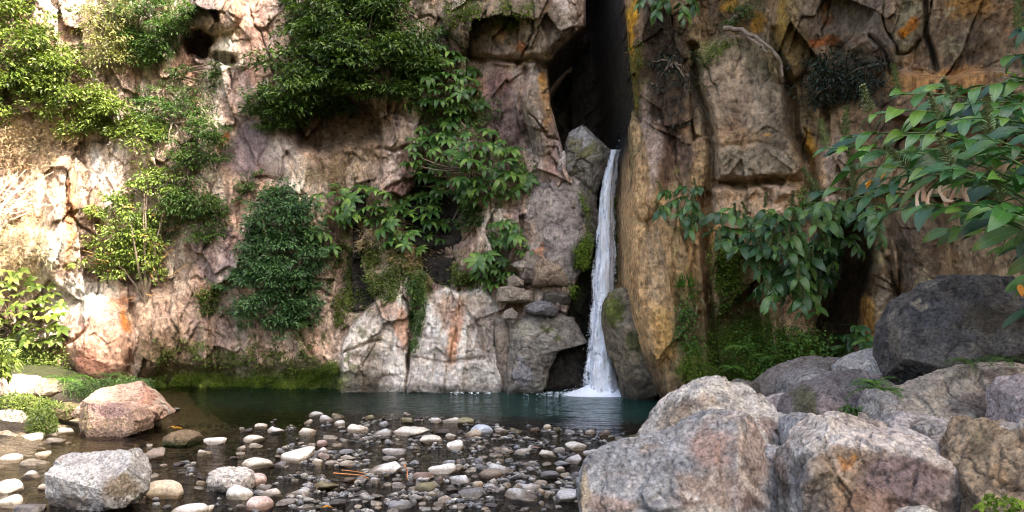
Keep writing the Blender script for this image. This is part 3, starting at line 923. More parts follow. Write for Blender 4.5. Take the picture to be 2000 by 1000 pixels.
m, t, b = nt('stream_water')
M_WATER = m
ga = N(t, 'ShaderNodeAttribute', attribute_name='wet')
gc = N(t, 'ShaderNodeAttribute', attribute_name='Col')
geo = N(t, 'ShaderNodeNewGeometry')
mp = N(t, 'ShaderNodeMapping')
mp.inputs['Scale'].default_value = (1.0, 2.0, 1.0)
t.links.new(geo.outputs['Position'], mp.inputs[0])
na = N(t, 'ShaderNodeTexNoise', Scale=4.5, Detail=4.0, Roughness=0.6, Distortion=0.6)
t.links.new(mp.outputs[0], na.inputs['Vector'])
nb_ = N(t, 'ShaderNodeTexNoise', Scale=22.0, Detail=3.0, Roughness=0.5, Distortion=0.4)
t.links.new(mp.outputs[0], nb_.inputs['Vector'])
ml = N(t, 'ShaderNodeMath', operation='MULTIPLY')
t.links.new(nb_.outputs['Fac'], ml.inputs[0])
t.links.new(ga.outputs['Fac'], ml.inputs[1])
ma = N(t, 'ShaderNodeMath', operation='MULTIPLY_ADD')
t.links.new(ml.outputs[0], ma.inputs[0])
ma.inputs[1].default_value = 0.55
t.links.new(na.outputs['Fac'], ma.inputs[2])
bp = N(t, 'ShaderNodeBump', Strength=0.7, Distance=0.06)
t.links.new(ma.outputs[0], bp.inputs['Height'])
gl = N(t, 'ShaderNodeBsdfGlossy', Roughness=0.04)
t.links.new(bp.outputs[0], gl.inputs['Normal'])
fr = N(t, 'ShaderNodeFresnel', IOR=1.33)
t.links.new(bp.outputs[0], fr.inputs['Normal'])
tr = N(t, 'ShaderNodeBsdfTransparent')
tr.inputs['Color'].default_value = (0.62, 0.58, 0.46, 1)
df = N(t, 'ShaderNodeBsdfDiffuse')
df.inputs['Color'].default_value = (0.007, 0.034, 0.028, 1)
mb = N(t, 'ShaderNodeMixShader')
sc_ = N(t, 'ShaderNodeSeparateColor')
t.links.new(gc.outputs['Color'], sc_.inputs[0])
t.links.new(sc_.outputs[0], mb.inputs[0])
t.links.new(tr.outputs[0], mb.inputs[1])
t.links.new(df.outputs[0], mb.inputs[2])
mx = N(t, 'ShaderNodeMixShader')
t.links.new(fr.outputs[0], mx.inputs[0])
t.links.new(mb.outputs[0], mx.inputs[1])
t.links.new(gl.outputs[0], mx.inputs[2])
t.links.new(mx.outputs[0], t.nodes['Material Output'].inputs['Surface'])
wcol = np.stack([np.clip(deep * 0.97, 0, 1)] * 3, 1)
sheet('water', WX, WY, wzv.reshape(WX.shape), wcol, mat=M_WATER, wet=rif)

# ------------------------------------------------------------------ boulders
_ico = {}


def ico(n):
    if n not in _ico:
        bm = bmesh.new()
        bmesh.ops.create_icosphere(bm, subdivisions=n, radius=1)
        v = np.array([w.co[:] for w in bm.verts], np.float32)
        f = np.array([[q.index for q in fc.verts] for fc in bm.faces], np.int32)
        bm.free()
        v /= np.linalg.norm(v, axis=1)[:, None]
        _ico[n] = (v, f)
    return _ico[n]


def outline_radius(poly, cx, cy, ang):
    """farthest hit of a ray from the centre with the outline, in pixels; poly rows grow downwards"""
    ux, uy = np.cos(ang), -np.sin(ang)
    R = np.zeros_like(ang)
    n = len(poly)
    for i in range(n):
        x1, y1 = poly[i][0] - cx, poly[i][1] - cy
        x2, y2 = poly[(i + 1) % n][0] - cx, poly[(i + 1) % n][1] - cy
        ex, ey = x2 - x1, y2 - y1
        den = ux * ey - uy * ex
        den = np.where(np.abs(den) < 1e-9, 1e-9, den)
        t = (x1 * ey - y1 * ex) / den
        s = (x1 * uy - y1 * ux) / den
        ok = (t > 0) & (s >= -1e-6) & (s <= 1 + 1e-6)
        R = np.where(ok, np.maximum(R, t), R)
    return R


def boulder(name, poly, Y, T, sub=6, sq=2.6, planes=(), nplanes=6, amp=0.05, fine=0.012, facet=0.05, pal=None, spots=(), seed=1,
            label=None, cat='boulder', group=None, mat=None, strata=0.0, strata_dir=(0.1, 0.05, 1.0), wetline=False, centre=None, moss=0.0, parent=None, moss_low=0.0, fcs=1.0, pale_lines=(), crack=.035):
    r_ = np.random.default_rng(seed)
    v, f = ico(sub)
    xs = [p[0] for p in poly]
    ys = [p[1] for p in poly]
    cx, cy = centre or ((min(xs) + max(xs)) / 2, (min(ys) + max(ys)) / 2)
    ang = np.arctan2(v[:, 2], v[:, 0])
    tab = np.linspace(-math.pi, math.pi, 721)
    R = outline_radius(poly, cx, cy, tab)
    k = np.array([1, 2, 3, 2, 1.0])
    k /= k.sum()
    Rp = np.concatenate([R[-5:-1], R, R[1:5]])
    R = np.convolve(Rp, k, 'same')[4:-4]
    Rv = np.interp(ang, tab, R) / F * Y
    rho = np.hypot(v[:, 0], v[:, 2])
    s = 1.0 / (rho ** sq + np.abs(v[:, 1]) ** sq) ** (1 / sq)
    X = Rv * np.cos(ang) * rho * s
    Z = Rv * np.sin(ang) * rho * s
    Yy = T * v[:, 1] * s
    P = np.stack([X, Yy, Z], 1).astype(np.float64)
    size = float(np.mean(R)) / F * Y
    pls = []
    for pl_ in planes:
        if len(pl_) == 3:       # a facet through three points given as (column, row, metres in front)
            a3, b3, c3 = [P3(q[0], q[1], Y - q[2]) - P3(cx, cy, Y) for q in pl_]
            nn = np.cross(b3 - a3, c3 - a3)
            nn /= np.linalg.norm(nn)
            if nn @ a3 < 0:
                nn = -nn
            pls.append((nn, float(nn @ a3)))
            continue
        nx, ny, nz_, h = pl_
        nn = np.array([nx, ny, nz_], float)
        pls.append((nn / np.linalg.norm(nn), h * size))
    for q in range(nplanes):
        nn = r_.normal(size=3)
        nn[1] = -abs(nn[1]) * 1.2 if q % 2 else nn[1]
        nn /= np.linalg.norm(nn)
        sup = (P @ nn).max()
        pls.append((nn, sup * r_.uniform(0.66, 0.88)))
    for nn, h in pls:
        dd = P @ nn - h
        P -= np.clip(dd, 0, None)[:, None] * nn[None, :] * 0.97
    C = P3(cx, cy, Y)
    W = P + C[None, :]
    nrm = v / np.linalg.norm(v, axis=1)[:, None]
    hf, ef, cf = facets(W / (size * 0.75 / fcs) + seed, seed)
    hf2, ef2, cf2 = facets(W / (size * 0.28 / fcs) + seed, seed + 1)
    n1 = fbm(W / size, 1.2, 4, seed)
    n2 = fbm(W / size, 5.0, 4, seed + 5, 0.6)
    disp = size * (facet * 1.3 * hf + facet * 0.55 * hf2 + amp * n1 + amp * 0.35 * n2) + fine * fbm(W, 16, 3, seed + 7)
    rg = fbm(W / size, 3.2, 5, seed + 21, 0.62, True)
    disp += size * amp * 0.45 * rg
    disp -= size * facet * 0.35 * np.clip(1 - ef / 0.08, 0, 1)
    if strata:
        sd = np.array(strata_dir, float)
        sd /= np.linalg.norm(sd)
        cdt = W @ sd + 0.12 * size * n1
        lay = fbm(np.stack([cdt * 9, cdt * 0 + n1 * 0.4, cdt * 0], 1), 1.0, 3, seed + 8, 0.6, True)
        disp += strata * size * lay
    else:
        lay = n2
    ck = np.maximum(cracks(W / size, seed + 60, 1.3, .035, 1.0), .7 * cracks(W / size, seed + 70, 3.1, .05, .8))
    disp -= size * crack * ck
    P = P + nrm * disp[:, None]
    W = P + C[None, :]
    pal = pal or [(0.36, 0.33, 0.30), (0.24, 0.20, 0.19), (0.5, 0.47, 0.44)]
    c = np.tile(np.array(pal[0], np.float32), (len(P), 1))
    c = mixc(c, pal[1], sstep(0.0, 0.3, n1 + 0.3 * n2))
    if len(pal) > 2:
        vein = fbm(W / size, 2.6, 4, seed + 11, 0.6, True)
        c = mixc(c, pal[2], 0.85 * sstep(0.25, 0.6, vein + 0.2 * n2))
    if len(pal) > 3:
        n4 = fbm(W / size, 1.9, 3, seed + 15)
        c = mixc(c, pal[3], 0.85 * sstep(0.12, 0.35, n4 + 0.2 * n2))
    c = mixc(c, pal[1], 0.6 * sstep(0.1, 0.6, -lay))
    c = mixc(c, np.minimum(np.array(pal[0]) * 1.35, .75), 0.6 * sstep(0.25, 0.6, rg))
    c = mixc(c, np.array(pal[1]) * .7, 0.5 * sstep(0.0, 0.5, -rg))
    px = 1000 + F * W[:, 0] / W[:, 1]
    py = HZ + F * (EYE - W[:, 2]) / W[:, 1]
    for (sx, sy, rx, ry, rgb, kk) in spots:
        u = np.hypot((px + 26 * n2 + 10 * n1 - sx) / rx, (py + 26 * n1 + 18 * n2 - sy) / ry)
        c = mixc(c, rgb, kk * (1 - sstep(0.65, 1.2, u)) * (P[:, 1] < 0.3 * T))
    if moss:
        c = mixc(c, (0.07, 0.095, 0.016), sstep(0.75 - moss, 1.0 - moss, 0.5 + n1 + 0.5 * n2) * 0.95)
    if moss_low:
        zr = (W[:, 2] - W[:, 2].min()) / (np.ptp(W[:, 2]))
        c = mixc(c, (0.07, 0.11, 0.016), sstep(moss_low, moss_low * 0.5, zr + 0.25 * n1 + 0.2 * n2) * 0.9)
    for ln, wd, rgb, kk in pale_lines:  # pale lines drawn along given ridges and edges
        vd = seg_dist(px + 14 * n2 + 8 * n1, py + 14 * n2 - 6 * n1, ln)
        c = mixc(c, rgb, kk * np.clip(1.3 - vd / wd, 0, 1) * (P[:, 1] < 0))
    c = mixc(c, np.array(pal[1]) * .6, .65 * ck)
    c = c * np.array([1.07, 1.0, 0.93], np.float32)
    wet = np.zeros(len(P))
    if wetline:
        wzz = sstep(0.16, 0.03, W[:, 2] + 0.08 * n2)
        c *= (1 - 0.55 * wzz)[:, None]
        wet = wzz
    base = np.array([C[0], C[1], float(W[:, 2].min())])
    me = new_mesh(name, W - base[None, :], f, mat or M_BOULDER, True, c, wet)
    o = link(name, me, None, base)
    if parent:
        o.parent = parent
    else:
        tag(o, label, cat, group)
    return o


exec_parts = True
# rock masses that stand proud of the cliff: parts of the cliff face
CR = dict(mat=M_CLIFF, cat=None, wetline=True)
GREYB = [(0.52, 0.465, 0.42), (0.30, 0.25, 0.22), (0.68, 0.64, 0.60)]
boulder('rock_slab', [(1012, 555), (1018, 470), (1030, 400), (1050, 345), (1085, 325), (1130, 335), (1160, 370), (1165, 440), (1150, 520), (1120, 560)], 14.95, 0.62, 7, 4.0, planes=[(-0.1, -1, 0.08, .62)], nplanes=3, amp=.04, facet=.03, seed=24,
        pal=[(0.30, 0.27, 0.26), (0.19, 0.17, 0.165), (0.42, 0.39, 0.37)],
        spots=[(1095, 345, 40, 15, (.56, .56, .58), .9), (1040, 450, 20, 26, (.40, .30, .22), .7), (1060, 420, 24, 50, (.36, .32, .29), .6), (1058, 492, 9, 16, (.50, .24, .12), .7), (1150, 400, 16, 60, (.12, .11, .09), .8), (1130, 500, 22, 30, (.17, .16, .16), .7)],
        strata=.02, strata_dir=(0.5, 0, 1), parent=W1.o, **CR)
boulder('rock_buttress', [(985, 780), (992, 700), (998, 640), (1030, 612), (1080, 610), (1120, 625), (1145, 670), (1110, 672), (1085, 690), (1070, 720), (1062, 780)], 14.7, 0.7, 7, 2.6, nplanes=3, amp=.05, facet=.03, seed=25, centre=(1045, 690),
        pal=[(0.21, 0.20, 0.18), (0.10, 0.093, 0.085), (0.34, 0.33, 0.30)], spots=[(1020, 650, 30, 26, (.34, .34, .28), .7), (1090, 630, 30, 14, (.16, .15, .12), .7), (1022, 735, 14, 26, (.42, .45, .52), .8), (1075, 650, 14, 8, (.12, .16, .03), .8)], strata=.03, parent=W1.o, **CR)
boulder('rock_slab', [(1055, 775), (1062, 720), (1085, 682), (1115, 665), (1148, 680), (1155, 775)], 15.2, 0.35, 6, 3.0, nplanes=3, amp=.05, facet=.05, seed=26, pal=[(0.045, 0.04, 0.036), (0.03, 0.027, 0.025), (0.08, 0.075, 0.07)], parent=W2.o, **CR)
boulder('rock_slab', [(967, 772), (970, 700), (965, 640), (985, 620), (1002, 650), (1000, 772)], 14.85, 0.4, 5, 3.0, nplanes=3, amp=.07, facet=.06, seed=27, pal=[(0.25, 0.215, 0.18), (0.15, 0.12, 0.1), (0.36, 0.31, 0.26)], parent=W1.o, **CR)
# small rocks jammed on the ledge
for i, (pl, Y, T, p, sp) in enumerate([
        ([(1040, 560), (1035, 505), (1050, 490), (1080, 505), (1105, 525), (1110, 560)], 14.6, .35, [(.26, .21, .16), (.13, .1, .08), (.4, .32, .25)], ()),
        ([(1000, 520), (1005, 512), (1026, 508), (1028, 522), (1018, 530)], 14.45, .2, [(.5, .47, .44), (.3, .27, .25)], ()),
        ([(992, 560), (990, 540), (1000, 533), (1022, 548), (1024, 560)], 14.52, .22, [(.34, .31, .27), (.18, .16, .13)], ()),
        ([(970, 590), (972, 562), (1000, 558), (1040, 570), (1048, 585), (1030, 592)], 14.5, .35, [(.25, .22, .18), (.13, .115, .09), (.42, .39, .34)], ()),
        ([(1025, 615), (1025, 598), (1045, 588), (1075, 590), (1092, 605), (1085, 618)], 14.4, .35, [(.12, .12, .13), (.07, .07, .07), (.3, .31, .34)], ()),
        ([(982, 622), (985, 606), (1000, 602), (1012, 612), (1010, 624)], 14.35, .2, [(.28, .26, .23), (.2, .18, .15)], ()),
        ([(1060, 590), (1062, 572), (1085, 568), (1112, 575), (1112, 596), (1085, 598)], 14.6, .3, [(.10, .095, .085), (.07, .065, .05)], ()),
        ([(1085, 335), (1088, 308), (1100, 295), (1112, 305), (1112, 330), (1100, 345)], 14.5, .16, [(.42, .41, .40), (.25, .24, .23)], ())]):
    boulder('rock', pl, Y, T, 5, 2.4, nplanes=5, amp=.06, facet=.06, seed=60 + i, pal=p,
            label=['angular brown rock wedged below the grey slab', 'small white rock beside the green rosettes left of the waterfall', 'pale wedge of rock under the small white one', 'flat mottled ledge rock with a whitish top left of the waterfall',
                   'dark wet rounded rock above the striped buttress', 'small grey round rock left of the dark wet one', 'blackish wet rock against the waterfall cleft', 'small grey rock leaning on the boulder jammed in the cave mouth'][i], cat='rock')

boulder('jammed_boulder', [(1103, 345), (1102, 262), (1112, 246), (1135, 243), (1170, 255), (1190, 272), (1188, 310), (1180, 350), (1160, 385), (1130, 360)], 14.6, 0.5, 6, 2.4, nplanes=6, amp=.06, facet=.07, seed=31,
        pal=[(0.15, 0.14, 0.11), (0.09, 0.085, 0.06), (0.28, 0.27, 0.26)], spots=[(1135, 262, 30, 12, (.33, .34, .36), .8), (1145, 290, 26, 16, (.17, .18, .05), .7), (1150, 330, 18, 12, (.30, .29, .27), .6)], label='dark grey boulder jammed in the mouth of the cave beside the waterfall', mat=M_CLIFF)
boulder('boulder', [(1180, 640), (1176, 600), (1190, 570), (1215, 560), (1240, 575), (1250, 620), (1290, 720), (1300, 800), (1215, 800), (1212, 740), (1190, 690)], 13.7, 0.7, 7, 2.5, nplanes=4, amp=.05, facet=.035, seed=32, mat=M_CLIFF, centre=(1228, 680),
        pal=[(0.19, 0.165, 0.12), (0.12, 0.10, 0.075), (0.30, 0.26, 0.19)], spots=[(1198, 605, 22, 34, (.10, .13, .018), .95), (1240, 670, 20, 20, (.07, .09, .02), .8), (1215, 630, 20, 16, (.30, .27, .22), .5), (1250, 770, 50, 30, (.06, .055, .045), .7)], strata=.03, strata_dir=(.3, 0, 1), wetline=True,
        label='tall brown boulder with a mossy head at the right foot of the waterfall')
# rib of ochre rock and small column beside the cave
boulder('rock_slab', [(1232, 330), (1228, 250), (1240, 205), (1256, 225), (1258, 300), (1250, 400), (1230, 400)], 13.0, .3, 6, 2.6, nplanes=3, amp=.05, facet=.04, seed=33, mat=M_CLIFF, cat=None, pal=[(0.20, 0.17, 0.09), (0.12, 0.11, 0.07), (0.42, 0.30, 0.15)], parent=W3.o, spots=[(1243, 260, 9, 26, (.50, .36, .20), .8)])

# ---- foreground boulders on the right
GW = [(0.40, 0.385, 0.38), (0.26, 0.22, 0.215), (0.56, 0.53, 0.52), (0.36, 0.27, 0.25)]
SLATE = [(0.235, 0.24, 0.26), (0.17, 0.165, 0.175), (0.36, 0.34, 0.34)]
BG = 'boulders piled on the right bank'
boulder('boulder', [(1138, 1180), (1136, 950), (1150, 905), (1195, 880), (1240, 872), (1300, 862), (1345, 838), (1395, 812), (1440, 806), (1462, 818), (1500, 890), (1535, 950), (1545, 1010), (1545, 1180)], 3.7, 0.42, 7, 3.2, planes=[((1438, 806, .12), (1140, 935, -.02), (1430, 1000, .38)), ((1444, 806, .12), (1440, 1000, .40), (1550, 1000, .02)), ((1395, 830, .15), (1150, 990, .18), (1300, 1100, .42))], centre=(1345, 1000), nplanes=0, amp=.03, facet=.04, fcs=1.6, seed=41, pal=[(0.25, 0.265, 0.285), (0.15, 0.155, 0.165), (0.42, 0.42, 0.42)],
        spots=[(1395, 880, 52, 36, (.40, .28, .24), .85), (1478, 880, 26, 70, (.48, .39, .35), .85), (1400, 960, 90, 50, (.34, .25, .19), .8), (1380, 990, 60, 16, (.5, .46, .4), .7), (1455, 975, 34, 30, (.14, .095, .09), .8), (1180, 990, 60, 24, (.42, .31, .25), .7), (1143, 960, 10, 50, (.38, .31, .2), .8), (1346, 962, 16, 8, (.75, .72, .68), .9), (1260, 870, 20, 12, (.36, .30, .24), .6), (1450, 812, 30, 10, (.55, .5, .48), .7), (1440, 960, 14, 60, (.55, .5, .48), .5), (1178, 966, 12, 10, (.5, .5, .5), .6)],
        pale_lines=[([(1345, 840), (1395, 815), (1440, 806), (1452, 860), (1446, 920), (1462, 950), (1500, 985)], 8, (.66, .60, .55), .8), ([(1150, 905), (1142, 960), (1150, 1000)], 7, (.44, .38, .28), .8), ([(1345, 975), (1400, 930), (1440, 925)], 5, (.6, .52, .46), .6)], label='large blue-grey angular boulder with pink patches nearest the stream', group=BG)
boulder('boulder', [(1262, 1010), (1265, 860), (1295, 812), (1330, 775), (1370, 750), (1415, 741), (1460, 752), (1500, 790), (1520, 840), (1518, 1010)], 5.0, 0.65, 7, 2.5, planes=[(-0.4, -0.8, 0.25, .72), (0.3, -0.6, 0.7, .75)], nplanes=6, amp=.045, facet=.06, fcs=1.4, seed=42, pal=[(0.53, 0.51, 0.47), (0.24, 0.215, 0.19), (0.72, 0.70, 0.65)],
        spots=[(1320, 820, 46, 36, (.30, .235, .17), .8), (1385, 800, 26, 18, (.42, .33, .26), .7), (1420, 785, 12, 14, (.15, .16, .17), .7), (1345, 790, 20, 12, (.15, .10, .07), .6), (1505, 840, 16, 22, (.36, .24, .2), .7)], label='rounded whitish grey boulder rising behind the blue-grey one', group=BG)
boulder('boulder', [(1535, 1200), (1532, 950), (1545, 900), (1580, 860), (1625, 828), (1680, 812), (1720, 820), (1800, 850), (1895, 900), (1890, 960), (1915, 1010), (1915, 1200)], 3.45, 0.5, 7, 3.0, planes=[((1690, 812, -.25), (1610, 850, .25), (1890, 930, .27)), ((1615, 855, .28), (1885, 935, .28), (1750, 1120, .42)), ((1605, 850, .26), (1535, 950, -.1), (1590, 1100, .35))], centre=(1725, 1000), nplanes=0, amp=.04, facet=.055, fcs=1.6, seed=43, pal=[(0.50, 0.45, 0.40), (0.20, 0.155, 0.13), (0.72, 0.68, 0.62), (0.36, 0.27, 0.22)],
        spots=[(1730, 960, 150, 80, (.23, .175, .15), .75), (1640, 930, 62, 80, (.33, .24, .15), .85), (1652, 905, 20, 15, (.44, .21, .07), .85), (1640, 945, 18, 8, (.42, .23, .10), .6), (1668, 890, 8, 6, (.5, .25, .06), .8), (1760, 940, 100, 50, (.25, .19, .195), .8), (1880, 990, 50, 26, (.10, .085, .085), .8), (1560, 940, 24, 50, (.28, .27, .27), .7), (1760, 855, 120, 24, (.66, .61, .59), .75), (1630, 850, 40, 14, (.66, .64, .62), .7), (1600, 980, 34, 30, (.40, .30, .22), .6), (1700, 985, 60, 40, (.34, .22, .15), .6)],  # weathered top, whitened further with painted sky light; other spots are stains
        pale_lines=[([(1560, 880), (1600, 850), (1690, 870), (1760, 868), (1880, 915)], 14, (.74, .69, .64), .8), ([(1610, 860), (1650, 940), (1690, 880)], 5, (.62, .52, .42), .6)], label='big pinkish white boulder with a rust orange stain on its front', group=BG, strata=.012, strata_dir=(.45, 0, 1))
boulder('boulder', [(1888, 1200), (1885, 960), (1890, 910), (1910, 870), (1935, 825), (1975, 820), (2040, 840), (2100, 900), (2100, 1200)], 3.1, 0.4, 7, 2.8, nplanes=4, amp=.06, facet=.06, seed=44, pal=[(0.30, 0.225, 0.145), (0.16, 0.12, 0.08), (0.40, 0.32, 0.22)], spots=[(1980, 826, 30, 10, (.6, .58, .56), .8), (1915, 870, 22, 40, (.17, .15, .09), .7), (1950, 930, 20, 20, (.40, .25, .12), .5)],
        label='tawny brown boulder cut by the right edge of the picture', group=BG)
boulder('boulder', [(1715, 1010), (1715, 810), (1745, 785), (1790, 765), (1850, 738), (1920, 724), (2000, 718), (2080, 730), (2080, 1010)], 4.9, 0.7, 7, 2.8, planes=[(-.1, -.7, .7, .55)], nplanes=6, amp=.05, facet=.07, fcs=1.4, seed=45, pal=[(0.43, 0.375, 0.31), (0.20, 0.155, 0.13), (0.58, 0.53, 0.45), (.30, .23, .20)], spots=[(1900, 790, 60, 24, (.14, .11, .11), .7), (1850, 750, 50, 16, (.5, .45, .38), .6)],
        label='long speckled brown boulder under the dark overhanging one', group=BG)
boulder('boulder', [(1738, 800), (1738, 690), (1746, 640), (1775, 590), (1825, 552), (1862, 540), (1925, 538), (2010, 548), (2120, 600), (2120, 700), (2000, 706), (1905, 710), (1862, 728), (1800, 768)], 6.2, 0.5, 7, 4.5, planes=[((1855, 545, .0), (1745, 660, .1), (1868, 722, .42)), ((1742, 690, .2), (1868, 722, .42), (1800, 765, .0)), ((1868, 722, .42), (2040, 690, .38), (1960, 770, .0)), ((1900, 540, .1), (2060, 640, .38), (1868, 722, .44))], nplanes=0, amp=.035, facet=.04, fcs=1.4, seed=46, pal=[(0.075, 0.075, 0.078), (0.04, 0.037, 0.034), (0.18, 0.17, 0.155)],
        spots=[(1830, 620, 60, 30, (.10, .105, .13), .6), (1940, 620, 80, 30, (.085, .07, .045), .7), (1745, 640, 14, 60, (.24, .22, .18), .8), (1800, 600, 24, 5, (.4, .35, .27), .8), (1816, 558, 20, 10, (.25, .24, .2), .6)], label='huge dark charcoal boulder leaning below the ginger leaves', group=BG)
boulder('boulder', [(1535, 1000), (1530, 820), (1548, 780), (1590, 748), (1640, 728), (1700, 724), (1735, 745), (1745, 800), (1745, 1000)], 5.5, 0.55, 7, 2.4, nplanes=4, amp=.045, facet=.03, seed=47, pal=[(0.19, 0.17, 0.175), (0.13, 0.115, 0.11), (0.30, 0.26, 0.255)], spots=[(1570, 785, 26, 40, (.12, .12, .05), .8), (1620, 800, 30, 26, (.42, .33, .31), .75), (1680, 745, 40, 20, (.17, .165, .185), .6)],
        label='smooth dark grey boulder with an olive mossy flank beside the fern', group=BG)
boulder('boulder', [(1468, 820), (1475, 760), (1510, 728), (1560, 705), (1620, 696), (1660, 702), (1670, 760), (1660, 820)], 7.2, 0.5, 6, 2.6, nplanes=5, amp=.05, facet=.05, seed=48, pal=[(0.17, 0.155, 0.14), (0.10, 0.09, 0.08), (0.24, 0.22, 0.2)], label='flat-backed dark boulder farthest up the pile below the mossy wall', group=BG)
boulder('boulder', [(1520, 810), (1530, 745), (1555, 725), (1590, 718), (1625, 730), (1640, 760), (1630, 810)], 6.5, 0.4, 6, 2.6, nplanes=5, amp=.05, facet=.05, seed=49, pal=[(0.25, 0.24, 0.235), (0.16, 0.15, 0.14), (0.33, 0.32, 0.31)], label='mid grey boulder in front of the flat-backed dark one', group=BG)
boulder('boulder', [(1636, 790), (1640, 715), (1665, 695), (1700, 685), (1730, 678), (1745, 700), (1750, 790)], 6.7, 0.35, 6, 2.6, nplanes=5, amp=.05, facet=.05, seed=50, pal=[(0.40, 0.39, 0.375), (0.26, 0.24, 0.22), (0.52, 0.50, 0.48)], label='pale grey boulder tucked left of the huge charcoal one', group=BG)
boulder('boulder', [(1485, 900), (1492, 790), (1515, 772), (1550, 770), (1575, 790), (1580, 900)], 5.9, 0.35, 6, 2.3, nplanes=4, amp=.05, facet=.04, seed=51, pal=[(0.45, 0.39, 0.37), (0.32, 0.25, 0.235), (0.55, 0.5, 0.48)], label='pinkish boulder wedged between the whitish and the dark grey ones', group=BG)
boulder('boulder', [(1528, 960), (1530, 835), (1545, 815), (1575, 808), (1600, 820), (1612, 860), (1612, 960)], 4.5, 0.3, 6, 2.6, nplanes=6, amp=.05, facet=.05, seed=52, pal=[(0.33, 0.335, 0.345), (0.20, 0.19, 0.185), (0.46, 0.46, 0.46)], label='small bluish grey boulder above the orange-stained one', group=BG)
boulder('boulder', [(1745, 960), (1748, 830), (1780, 810), (1820, 812), (1880, 828), (1925, 848), (1930, 960)], 4.2, 0.3, 6, 2.8, planes=[(0, -.5, .9, .6)], nplanes=4, amp=.05, facet=.05, seed=53, pal=[(0.50, 0.46, 0.44), (0.32, 0.27, 0.25), (0.62, 0.58, 0.56)], label='long whitish boulder lying behind the orange-stained one', group=BG)
boulder('boulder', [(1962, 900), (1966, 745), (1985, 732), (2040, 735), (2080, 760), (2080, 900)], 4.3, 0.3, 6, 2.6, nplanes=5, amp=.05, facet=.05, seed=54, pal=[(0.42, 0.37, 0.375), (0.27, 0.22, 0.22), (0.55, 0.5, 0.5)], label='pale mauve boulder at the right edge below the charcoal one', group=BG)
boulder('boulder', [(1490, 1000), (1495, 880), (1510, 868), (1535, 878), (1550, 900), (1560, 1000)], 4.3, 0.25, 6, 2.4, nplanes=4, amp=.04, facet=.04, seed=55, pal=[(0.50, 0.49, 0.49), (0.36, 0.34, 0.33)], label='small pale boulder in the gap between the two front boulders', group=BG)
for i, (pl, Y, p, lb) in enumerate([
        ([(1600, 900), (1602, 838), (1620, 826), (1640, 832), (1650, 850), (1650, 900)], 4.7, [(.22, .21, .21), (.14, .13, .125), (.34, .33, .32)], 'small dark angular rock between the bluish grey and the smooth dark boulders'),
        ([(1700, 900), (1702, 806), (1722, 790), (1752, 792), (1768, 815), (1768, 900)], 4.75, [(.46, .42, .37), (.26, .22, .19), (.6, .56, .5)], 'small light brown rock above the left end of the orange-stained boulder'),
        ([(1690, 860), (1692, 775), (1708, 762), (1730, 764), (1742, 780), (1745, 860)], 4.95, [(.34, .32, .30), (.2, .18, .165), (.48, .46, .43)], 'upright grey rock beside the fern in the boulder pile'),
        ([(1800, 880), (1806, 838), (1826, 826), (1858, 832), (1870, 852), (1872, 880)], 4.0, [(.36, .33, .30), (.2, .17, .15), (.5, .47, .43)], 'wedged grey brown rock between the two long boulders'),
        ([(1505, 860), (1508, 816), (1520, 808), (1540, 812), (1548, 830), (1548, 860)], 4.9, [(.48, .46, .43), (.3, .27, .25), (.62, .6, .56)], 'little pale rock beside the rounded whitish boulder'),
        ([(1380, 800), (1400, 758), (1450, 742), (1480, 750), (1490, 790)], 6.6, [(.13, .12, .10), (.08, .07, .06), (.2, .19, .17)], 'dark rock behind the rounded whitish boulder'),
        ([(1250, 900), (1256, 858), (1275, 846), (1296, 852), (1300, 900)], 5.4, [(.34, .30, .25), (.2, .17, .14), (.48, .44, .38)], 'small tan rock at the stream side of the boulder pile'),
        ([(1560, 770), (1575, 740), (1605, 733), (1625, 745), (1630, 770)], 6.0, [(.40, .39, .37), (.24, .22, .2), (.54, .53, .5)], 'light grey rock behind the smooth dark grey boulder'),
        ([(1890, 890), (1900, 858), (1930, 848), (1955, 858), (1960, 890)], 3.9, [(.44, .41, .39), (.26, .23, .22), (.58, .55, .52)], 'small pale rock behind the tawny boulder')]):
    boulder('boulder', pl, Y, .25, 6, 2.8, nplanes=8, amp=.05, facet=.07, seed=120 + i, pal=p, label=lb, group=BG)
boulder('boulder', [(1768, 1100), (1768, 1005), (1785, 992), (1815, 992), (1838, 1008), (1840, 1100)], 2.9, 0.15, 5, 2.4, nplanes=4, amp=.04, facet=.03, seed=56, pal=[(0.62, 0.57, 0.5), (0.5, 0.44, 0.38)], label='cream rock just showing at the bottom edge on the right', group=BG)

